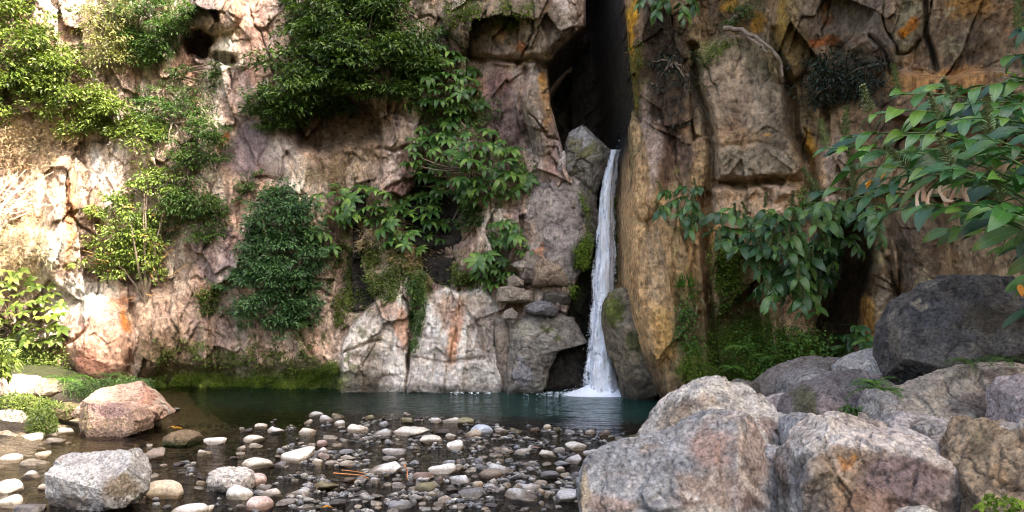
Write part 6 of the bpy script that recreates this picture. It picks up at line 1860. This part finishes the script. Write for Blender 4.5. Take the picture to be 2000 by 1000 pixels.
SM = [stone_mesh(k) for k in range(16)]
PALETTE = {'c': ('cream', (.60, .56, .49)), 'w': ('whitish', (.70, .68, .64)), 'g': ('grey', (.46, .455, .445)), 'b': ('bluish grey', (.42, .46, .52)), 'p': ('pinkish', (.46, .36, .33)),
           't': ('tan', (.50, .43, .33)), 'o': ('olive brown', (.22, .20, .12)), 'n': ('brown', (.25, .20, .16)), 'd': ('dark grey', (.17, .165, .17))}
ST = [(618, 808, 29, 14, 'g'), (603, 822, 19, 10, 'c'), (637, 816, 28, 16, 'g'), (661, 810, 24, 13, 'o'), (664, 825, 23, 14, 'w'), (699, 834, 41, 21, 'c', 'light cream rock in the far row left of the double one'), (715, 831, 18, 10, 'g'), (723, 814, 24, 13, 'o'), (750, 827, 19, 12, 'b'), (746, 843, 38, 18, 'g', 'flat grey stone just left of the long cream rock of the far row'),
      (510, 831, 24, 14, 'c'), (538, 838, 36, 19, 'w', 'whitish wedge shaped stone standing alone at the left end of the far row'), (472, 837, 12, 8, 'g'), (486, 839, 16, 9, 'd'), (598, 841, 35, 17, 'c', 'cream dome shaped stone alone in dark water'), (420, 860, 41, 17, 'w', 'flat whitish oval stone right of the mossy brown rock'), (496, 855, 40, 18, 'c', 'cream stone with a split right end behind the twin flat ones'),
      (473, 873, 19, 13, 'c'), (498, 870, 28, 10, 'w'), (647, 852, 31, 10, 'w'), (659, 868, 21, 9, 'c'), (404, 882, 20, 9, 'c'), (586, 885, 67, 36, 'c', 'largest cream oval stone in the middle left of the stream'), (609, 868, 17, 10, 'c'), (629, 864, 22, 15, 'p'), (627, 879, 26, 16, 'g'), (677, 882, 31, 11, 'b'), (681, 893, 33, 14, 'c'), (647, 903, 30, 12, 'w'),
      (677, 904, 29, 15, 'c'), (620, 901, 23, 16, 'c'), (633, 890, 24, 12, 'p'), (503, 902, 59, 27, 'c', 'cream stone with a dark wet foot left of the largest cream oval'), (549, 904, 27, 18, 'd'), (548, 879, 18, 11, 'b'), (449, 934, 86, 50, 'w', 'big speckled white rock in the lower left of the stream'), (503, 933, 36, 28, 'p', 'pink stone leaning on the right of the speckled white rock'),
      (470, 957, 50, 36, 'w', 'pale pink and white stone in front of the speckled white rock'), (518, 950, 29, 13, 'g'), (531, 960, 40, 22, 'c', 'light tan stone behind the large pink one at the bottom'), (508, 980, 53, 33, 'p', 'large pink stone near the bottom edge'), (582, 961, 50, 18, 'g', 'flat grey stone with a mossy corner near the bottom'), (558, 981, 36, 14, 'g', 'grey stone at the bottom right of the large pink one'),
      (635, 946, 58, 21, 'o', 'flat olive brown slab awash in the stream'), (682, 936, 29, 12, 'n'), (707, 934, 22, 13, 'g'), (731, 937, 22, 14, 'g'), (770, 881, 46, 15, 'g', 'rugged grey stone behind the bright oval one'), (762, 894, 31, 12, 'g'), (755, 911, 74, 26, 'w', 'long bright whitish stone beside the orange reed'), (760, 862, 19, 10, 'b'), (781, 946, 29, 15, 'g'), (758, 945, 18, 9, 'w'),
      (781, 982, 46, 22, 'b', 'bluish grey stone at the bottom in front of the grey cobbles'), (408, 992, 25, 18, 'c'), (796, 819, 29, 14, 'o'), (851, 820, 24, 12, 'w'), (883, 819, 36, 15, 'c', 'cream stone at the back of the far row'), (910, 821, 31, 18, 'o'), (804, 839, 67, 26, 'c', 'largest cream rock of the far row'), (840, 856, 48, 21, 'c', 'smooth cream dome in front of the largest rock of the far row'),
      (864, 842, 29, 11, 'd'), (880, 851, 22, 13, 'c'), (888, 868, 36, 23, 'w', 'rounded whitish stone right of the smooth cream dome'), (940, 837, 46, 28, 'b', 'blue grey rounded rock at the pool edge'), (925, 844, 34, 20, 't', 'tan stone with mossy foot against the blue grey rock'), (980, 839, 26, 11, 'c'), (1009, 839, 25, 13, 'o'), (1069, 833, 17, 14, 't'), (1045, 837, 22, 10, 'n'), (1087, 838, 18, 9, 'o'),
      (1114, 843, 22, 11, 'b'), (1153, 843, 20, 11, 'c'), (1180, 844, 26, 14, 'n'), (1194, 852, 14, 6, 'w'), (1044, 872, 29, 7, 'p'), (1067, 885, 38, 17, 'c', 'cream flattened stone left of the smooth rounded one'), (1092, 878, 23, 13, 'g'), (1126, 870, 43, 20, 'c', 'smooth rounded cream stone nearest the blue grey angular boulder'), (1153, 884, 36, 17, 'g', 'rough grey stone behind the blue grey angular boulder'), (1173, 881, 20, 8, 'c'),
      (1121, 894, 36, 22, 'g', 'hollowed grey stone beside the blue grey angular boulder'), (990, 879, 24, 13, 'c'), (971, 874, 17, 8, 'c'), (1019, 881, 31, 12, 'w'), (968, 887, 26, 8, 'w'), (944, 892, 20, 7, 'w'), (935, 897, 20, 12, 'b'), (995, 898, 19, 10, 'b'), (1026, 904, 29, 7, 'g'), (1068, 906, 19, 8, 'c'), (1099, 904, 31, 14, 'b'), (1093, 915, 20, 13, 'c'), (877, 903, 26, 12, 'b'), (900, 902, 19, 10, 'p'),
      (863, 915, 55, 22, 'w', 'broad whitish stone right of the orange reed'), (896, 912, 28, 12, 'c'), (920, 917, 24, 10, 'w'), (941, 910, 25, 11, 'b'), (980, 912, 48, 24, 'g', 'large smooth grey stone resting on the brown flat one'), (959, 923, 48, 22, 'n', 'brown flat stone under the large smooth grey one'), (826, 926, 42, 17, 'p', 'dark pinkish oval stone below the broad whitish one'), (833, 948, 46, 26, 'o', 'rounded olive brown stone in the lower middle'),
      (899, 934, 42, 26, 'g', 'rounded light grey stone with a tan base'), (934, 945, 25, 17, 't'), (856, 935, 20, 18, 'n'), (812, 954, 30, 12, 'c'), (814, 970, 31, 17, 'g'), (842, 964, 18, 14, 'c'), (868, 974, 26, 14, 'c'), (858, 983, 26, 11, 'g'), (920, 962, 53, 26, 'd', 'dark oval stone with a rusty belly'), (890, 969, 24, 16, 'd'), (894, 987, 36, 12, 'g', 'grey stone awash at the bottom edge'), (1018, 965, 72, 22, 'g', 'long flat grey slab in the lower middle'),
      (1038, 947, 38, 26, 'g', 'mottled grey oval stone behind the long flat slab'), (1056, 942, 28, 12, 'c'), (1058, 958, 16, 18, 't'), (1069, 963, 12, 18, 'c'), (1087, 970, 14, 13, 'w'), (990, 946, 18, 12, 'c'), (1009, 948, 15, 9, 'c'), (1110, 965, 48, 30, 'g', 'grey stone against the foot of the blue grey angular boulder'), (1099, 940, 24, 11, 'g'), (1072, 926, 42, 19, 'd', 'dark grey block with a mossy end'), (1127, 927, 31, 16, 'd'), (1058, 981, 12, 9, 'w'),
      (57, 855, 54, 24, 'c', 'sunlit cream stone on the shore below the cress'), (123, 841, 38, 18, 'c', 'sunlit cream dome on the shore right of the cress'), (100, 850, 30, 11, 'c'), (106, 859, 36, 12, 'w', 'flat sunlit stone at the water edge'), (33, 872, 18, 7, 'w'), (22, 893, 48, 22, 'c', 'sunlit cream stone at the left edge in the shallows'), (72, 901, 54, 14, 'w', 'long flat sunlit stone in the shallows'), (85, 886, 30, 20, 't'),
      (58, 925, 44, 17, 'w', 'flat white stone in the sunlit shallows'), (18, 946, 52, 32, 'w', 'bright white rock at the lower left edge'), (18, 975, 56, 36, 'c', 'largest sunlit cream rock in the bottom left corner'), (90, 950, 27, 14, 'c'), (97, 931, 18, 12, 'd'), (317, 952, 81, 48, 't', 'smooth tan oval stone right of the large bluish grey boulder'), (303, 884, 44, 26, 'n', 'brown and white broken stone behind the large bluish grey boulder'),
      (393, 883, 18, 14, 'c'), (292, 869, 12, 7, 'w'), (337, 800, 28, 9, 'd'), (309, 826, 17, 13, 'n'), (237, 841, 26, 9, 'd'), (62, 987, 56, 26, 'd', 'dark wet stone at the bottom left of the large bluish grey boulder'), (370, 994, 75, 26, 'w', 'white flat stone cut by the bottom edge'), (275, 915, 10, 20, 'p'), (1238, 852, 26, 10, 'o'), (1210, 856, 16, 7, 'c'), (1250, 848, 16, 8, 'g'),
      (705, 962, 30, 13, 'd'), (660, 980, 34, 15, 'd'), (735, 968, 28, 13, 'g'), (600, 990, 26, 12, 'g'), (960, 985, 26, 9, 'd'), (1000, 990, 22, 8, 'd'), (830, 993, 24, 9, 'b'), (350, 905, 22, 8, 'd'), (560, 930, 20, 8, 'd'), (590, 925, 24, 9, 'd')]
LM = [(s[0], s[1], s[5]) for s in ST if len(s) > 5 and s[2] >= 40] + [(190, 930, 'large bluish grey boulder'), (240, 800, 'pink angular slab'), (355, 858, 'mossy brown rock')]
short = lambda q: ' '.join(q.split()[:5]) if 'slab' not in q else q
SHORT = {'largest cream oval stone in the middle left of the stream': 'largest cream oval', 'cream stone with a dark wet foot left of the largest cream oval': 'cream stone with dark foot', 'big speckled white rock in the lower left of the stream': 'speckled white rock', 'pale pink and white stone in front of the speckled white rock': 'pink and white stone',
         'light tan stone behind the large pink one at the bottom': 'light tan stone', 'large pink stone near the bottom edge': 'large pink stone', 'flat grey stone with a mossy corner near the bottom': 'mossy cornered flat stone', 'flat olive brown slab awash in the stream': 'flat olive slab', 'rugged grey stone behind the bright oval one': 'rugged grey stone', 'long bright whitish stone beside the orange reed': 'long whitish stone by the reed',
         'bluish grey stone at the bottom in front of the grey cobbles': 'bluish bottom stone', 'largest cream rock of the far row': 'largest cream rock of the far row', 'smooth cream dome in front of the largest rock of the far row': 'smooth cream dome', 'blue grey rounded rock at the pool edge': 'blue grey pool edge rock', 'smooth rounded cream stone nearest the blue grey angular boulder': 'smooth cream stone',
         'broad whitish stone right of the orange reed': 'broad whitish stone', 'large smooth grey stone resting on the brown flat one': 'smooth grey stone', 'brown flat stone under the large smooth grey one': 'brown flat stone', 'dark pinkish oval stone below the broad whitish one': 'dark pinkish oval', 'rounded olive brown stone in the lower middle': 'rounded olive stone', 'rounded light grey stone with a tan base': 'tan based stone',
         'dark oval stone with a rusty belly': 'rusty bellied dark stone', 'long flat grey slab in the lower middle': 'long flat grey slab', 'grey stone against the foot of the blue grey angular boulder': 'grey stone by the boulder', 'dark grey block with a mossy end': 'mossy ended dark block', 'sunlit cream stone on the shore below the cress': 'cream stone below the cress', 'sunlit cream stone at the left edge in the shallows': 'cream stone at the left edge',
         'long flat sunlit stone in the shallows': 'long flat sunlit stone', 'flat white stone in the sunlit shallows': 'flat white stone', 'bright white rock at the lower left edge': 'bright white edge rock', 'largest sunlit cream rock in the bottom left corner': 'cream corner rock', 'smooth tan oval stone right of the large bluish grey boulder': 'smooth tan oval stone',
         'brown and white broken stone behind the large bluish grey boulder': 'broken brown and white stone', 'dark wet stone at the bottom left of the large bluish grey boulder': 'dark wet corner stone', 'white flat stone cut by the bottom edge': 'white flat bottom stone', 'light cream rock in the far row left of the double one': 'light cream far row rock', 'flat whitish oval stone right of the mossy brown rock': 'flat whitish oval',
         'cream stone with a split right end behind the twin flat ones': 'split ended cream stone', 'grey stone at the bottom right of the large pink one': 'grey bottom stone'}
used_labels = {s[5] for s in ST if len(s) > 5}
SPECKLE = []


def place_stone(x, y, w, h, ck, label, group, k, first=[True], occ=[]):
    bot = min(y + h * .5, 1030)
    Yf = F * EYE / (bot - HZ)
    wm = w / F * Yf
    dm = wm * float(rng.uniform(.65, .9))
    Yc = Yf + dm * .35
    hm = h / F * Yf * .92
    top = hm * 1.0 - 0.35 * dm * (EYE / Yf)
    top = max(top * .88, .022)
    full = max(top * 1.7, wm * .4)
    me = SM[k % 16]
    o = bpy.data.objects.new('stone', me)
    COLL.objects.link(o)
    X = (x - 1000) / F * Yc
    o.location = (X, Yc, top - full * .5)
    o.scale = (wm * .52, dm * .52, full * .5)
    o.rotation_euler = (float(rng.normal(0, .08)), float(rng.normal(0, .10)), float(rng.uniform(-.35, .35)) + (math.pi if k % 2 else 0))
    c = np.array(PALETTE[ck][1]) * rng.uniform(.86, 1.12)
    o.color = (*[float(q) for q in c], 1)
    tag(o, label, 'stone', group)
    return o


GS = 'stones in the stream'
def auto_label(x, y, w, h, ck):
    cands = sorted(LM, key=lambda q: (q[0] - x) ** 2 + ((q[1] - y) * 1.8) ** 2)
    word = 'flat ' if h < w * .42 else ('round ' if h > w * .62 else '')
    size = 'medium' if w >= 25 else ('small' if w >= 18 else 'little')
    for q in cands[:5]:
        dx, dy = x - q[0], (y - q[1]) * 1.8
        rel = ('left of' if dx < 0 else 'right of') if abs(dx) > 2.2 * abs(dy) else (('behind' if dy < 0 else 'in front of') if abs(dy) > 2.2 * abs(dx) else ('behind and ' if dy < 0 else 'in front and ') + ('left of' if dx < 0 else 'right of'))
        near_ = 'just ' if np.hypot(dx, dy) < 60 else ''
        cand = f"{size} {word}{PALETTE[ck][0]} stone {near_}{rel} the {SHORT.get(q[2], q[2])}"
        if cand not in used_labels and len(cand.split()) <= 16:
            used_labels.add(cand)
            return cand
    return None


for k, s in enumerate(ST):
    x, y, w, h, ck = s[:5]
    if (x, y) == (449, 934):
        continue
    lab = s[5] if len(s) > 5 else (auto_label(x, y, w, h, ck) or f"{PALETTE[ck][0]} stone among its likes in the middle of the shallow stream")
    place_stone(x, y, w, h, ck, lab, GS, k)
# the many smaller stones between them
occ = [(s[0], s[1], s[2]) for s in ST] + [(190, 930, 190), (355, 860, 80), (240, 820, 170)]
zone = [(470, 880), (420, 850), (520, 820), (620, 800), (900, 812), (1000, 830), (1260, 842), (1260, 862), (1140, 900), (1135, 1000), (480, 1005), (290, 990), (300, 905), (420, 900)]
cnt = 0
for tries in range(6000):
    x, y = rng.uniform(285, 1265), rng.uniform(805, 1003)
    if not in_poly(np.array([x]), np.array([y]), zone)[0]:
        continue
    w = float(rng.uniform(8, 21)) * (0.75 + (y - 800) / 400)
    dens = (1.0 if x > 560 else .35) * float(sstep(-.12, .12, fbm(np.array([[x / 90.0, y / 30.0, 3.0]]), 1.0, 2, 3))[0])
    if rng.random() > dens or any(abs(x - q[0]) < (w + q[2]) * .45 and abs(y - q[1]) < (w + q[2]) * .2 for q in occ):
        continue
    occ.append((x, y, w))
    ck = 'cwgbgwgowcgdd'[int(rng.integers(13))]
    h = w * rng.uniform(.3, .55)
    lab = auto_label(x, y, w, h, ck) if w > 12 else None
    place_stone(x, y, w, h, ck, lab or 'tiny stone barely poking out of the shallow stream between larger ones', 'little stones between the larger ones in the stream', cnt)
    cnt += 1
    if cnt >= 120:
        break
# shore stones at left in the sun
for k in range(26):
    x, y = rng.uniform(-20, 150), rng.uniform(850, 1000)
    w = float(rng.uniform(8, 20))
    if any(abs(x - q[0]) < (w + q[2]) * .45 and abs(y - q[1]) < (w + q[2]) * .2 for q in occ):
        continue
    occ.append((x, y, w))
    place_stone(x, y, w, w * .4, 'cwtcg'[k % 5], 'little sunlit stone in the shallows at the left edge', 'little sunlit stones at the left edge', k)
# gravel on the stream bed, uncountable
r_ = np.random.default_rng(23)
v, f = ico(2)
n = 3000
gx_ = r_.uniform(-4.8, 2.2, n)
gy_ = r_.uniform(5.6, 11.4, n)
gzz = ground_z(gx_, gy_) + .045
sz = r_.uniform(.01, .04, n) * r_.choice([1, 1, 1.6], n)
sh = r_.normal(1, .25, (n, 3)).clip(.5, 1.6) * np.array([1, 1, .55])
ang = r_.uniform(0, 6.28, n)
jit = 1 + .18 * r_.normal(size=(n, len(v), 1)).clip(-1, 1)
VV = v[None] * jit * sh[:, None] * sz[:, None, None]
ca, sa = np.cos(ang)[:, None], np.sin(ang)[:, None]
VV = np.stack([VV[..., 0] * ca - VV[..., 1] * sa, VV[..., 0] * sa + VV[..., 1] * ca, VV[..., 2]], -1)
VV = VV + np.stack([gx_, gy_, gzz], 1)[:, None]
Fg = (f[None] + (np.arange(n) * len(v))[:, None, None]).reshape(-1, 3)
cols = np.array([(.16, .13, .1), (.1, .08, .06), (.06, .05, .045), (.22, .2, .17), (.09, .09, .10)])[r_.integers(0, 5, n)]
cg = np.repeat(cols, len(v), 0)
zz = VV.reshape(-1, 3)[:, 2]
tag(link('gravel', new_mesh('gravel', VV.reshape(-1, 3), Fg, M_BOULDER, True, cg, sstep(.03, .0, zz))), 'gravel on the bed of the stream', None, None, 'stuff')

# small broken stones that just break the surface, too many to count
n = 1500
qx = r_.uniform(300, 1255, n * 4)
qy = r_.uniform(815, 1003, n * 4)
cl_ = fbm(np.stack([qx / 70, qy / 26, 0 * qx], 1), 1.0, 3, 7)
kk_ = in_poly(qx, qy, zone) & (cl_ > 0.08) & ((qx > 560) | (cl_ > .3))
qx, qy = qx[kk_][:n], qy[kk_][:n]
n = len(qx)
wp = np.array([water_pt(a_, b_, 0.0) for a_, b_ in zip(qx, qy)])
v, f = ico(2)
sz = r_.uniform(.012, .034, n)
sh = r_.normal(1, .28, (n, 3)).clip(.5, 1.7) * np.array([1.1, .9, .6])
VV = v[None] * (1 + .22 * r_.normal(size=(n, len(v), 1)).clip(-1, 1)) * sh[:, None] * sz[:, None, None]
VV = VV + (wp + np.stack([0 * sz, 0 * sz, sz * r_.uniform(-.25, .3, n)], 1))[:, None]
Fg = (f[None] + (np.arange(n) * len(v))[:, None, None]).reshape(-1, 3)
cols = np.array([(.5, .46, .4), (.34, .33, .32), (.2, .18, .16), (.58, .56, .52), (.28, .29, .31), (.12, .11, .1)])[r_.integers(0, 6, n)]
zz = VV.reshape(-1, 3)[:, 2]
cgg = np.repeat(cols, len(v), 0) * np.where(zz < .012, .45, 1.0)[:, None]
tag(link('gravel', new_mesh('gravel', VV.reshape(-1, 3), Fg, M_BOULDER, False, cgg, sstep(.02, .0, zz))), 'broken gravel showing between the stones', None, None, 'stuff')

# litter in the stream
def litter(name, label, pts3, r0, mat, cat='twig'):
    pts3 = np.array(pts3)
    V, Fc = tube(pts3 - pts3[0], np.linspace(r0, r0 * .5, len(pts3)), 6)
    tag(link(name, new_mesh(name, V, Fc, mat), None, pts3[0]), label, cat)


M_REED = simple_mat('orange_reed', (.50, .20, .06), .6)
litter('twig', 'orange forked twig lying on the stones in the stream', [water_pt(652, 924, .04), water_pt(680, 926, .06), water_pt(705, 928,   .05), water_pt(720, 934, .03)], .007, M_REED)
litter('twig', 'thin orange twig beside the forked one', [water_pt(668, 918, .04), water_pt(695, 921, .06), water_pt(716, 925, .05)], .005, M_REED)
litter('reed', 'orange withered reed draped over the end of the long whitish stone', [water_pt(790, 908, .12), water_pt(794, 916, .09), water_pt(796, 925, .04), water_pt(795, 936, .01)], .009, M_REED, 'reed')
tag(link('fallen_leaf', leaves_mesh('fallen_leaf', np.array([[0, 0, 0.01], [.03, .02, .012], [.05, -.03, .01]]), np.array([[1., .2, 0], [-1, .4, .1], [.3, 1, 0]]), np.tile([0, 0, 1.], (3, 1)), .14, .07, L_ORANGE), None, water_pt(336, 838, .015)), 'orange fallen leaf floating by the pink slab', 'leaf')
tag(link('fallen_leaf', leaves_mesh('fallen_leaf', np.array([[0, 0, 0.01]]), np.array([[1., .5, 0]]), np.tile([0, 0, 1.], (1, 1)), .1, .05, L_ORANGE), None, water_pt(628, 994, .02)), 'red orange fallen leaf at the bottom edge', 'leaf')
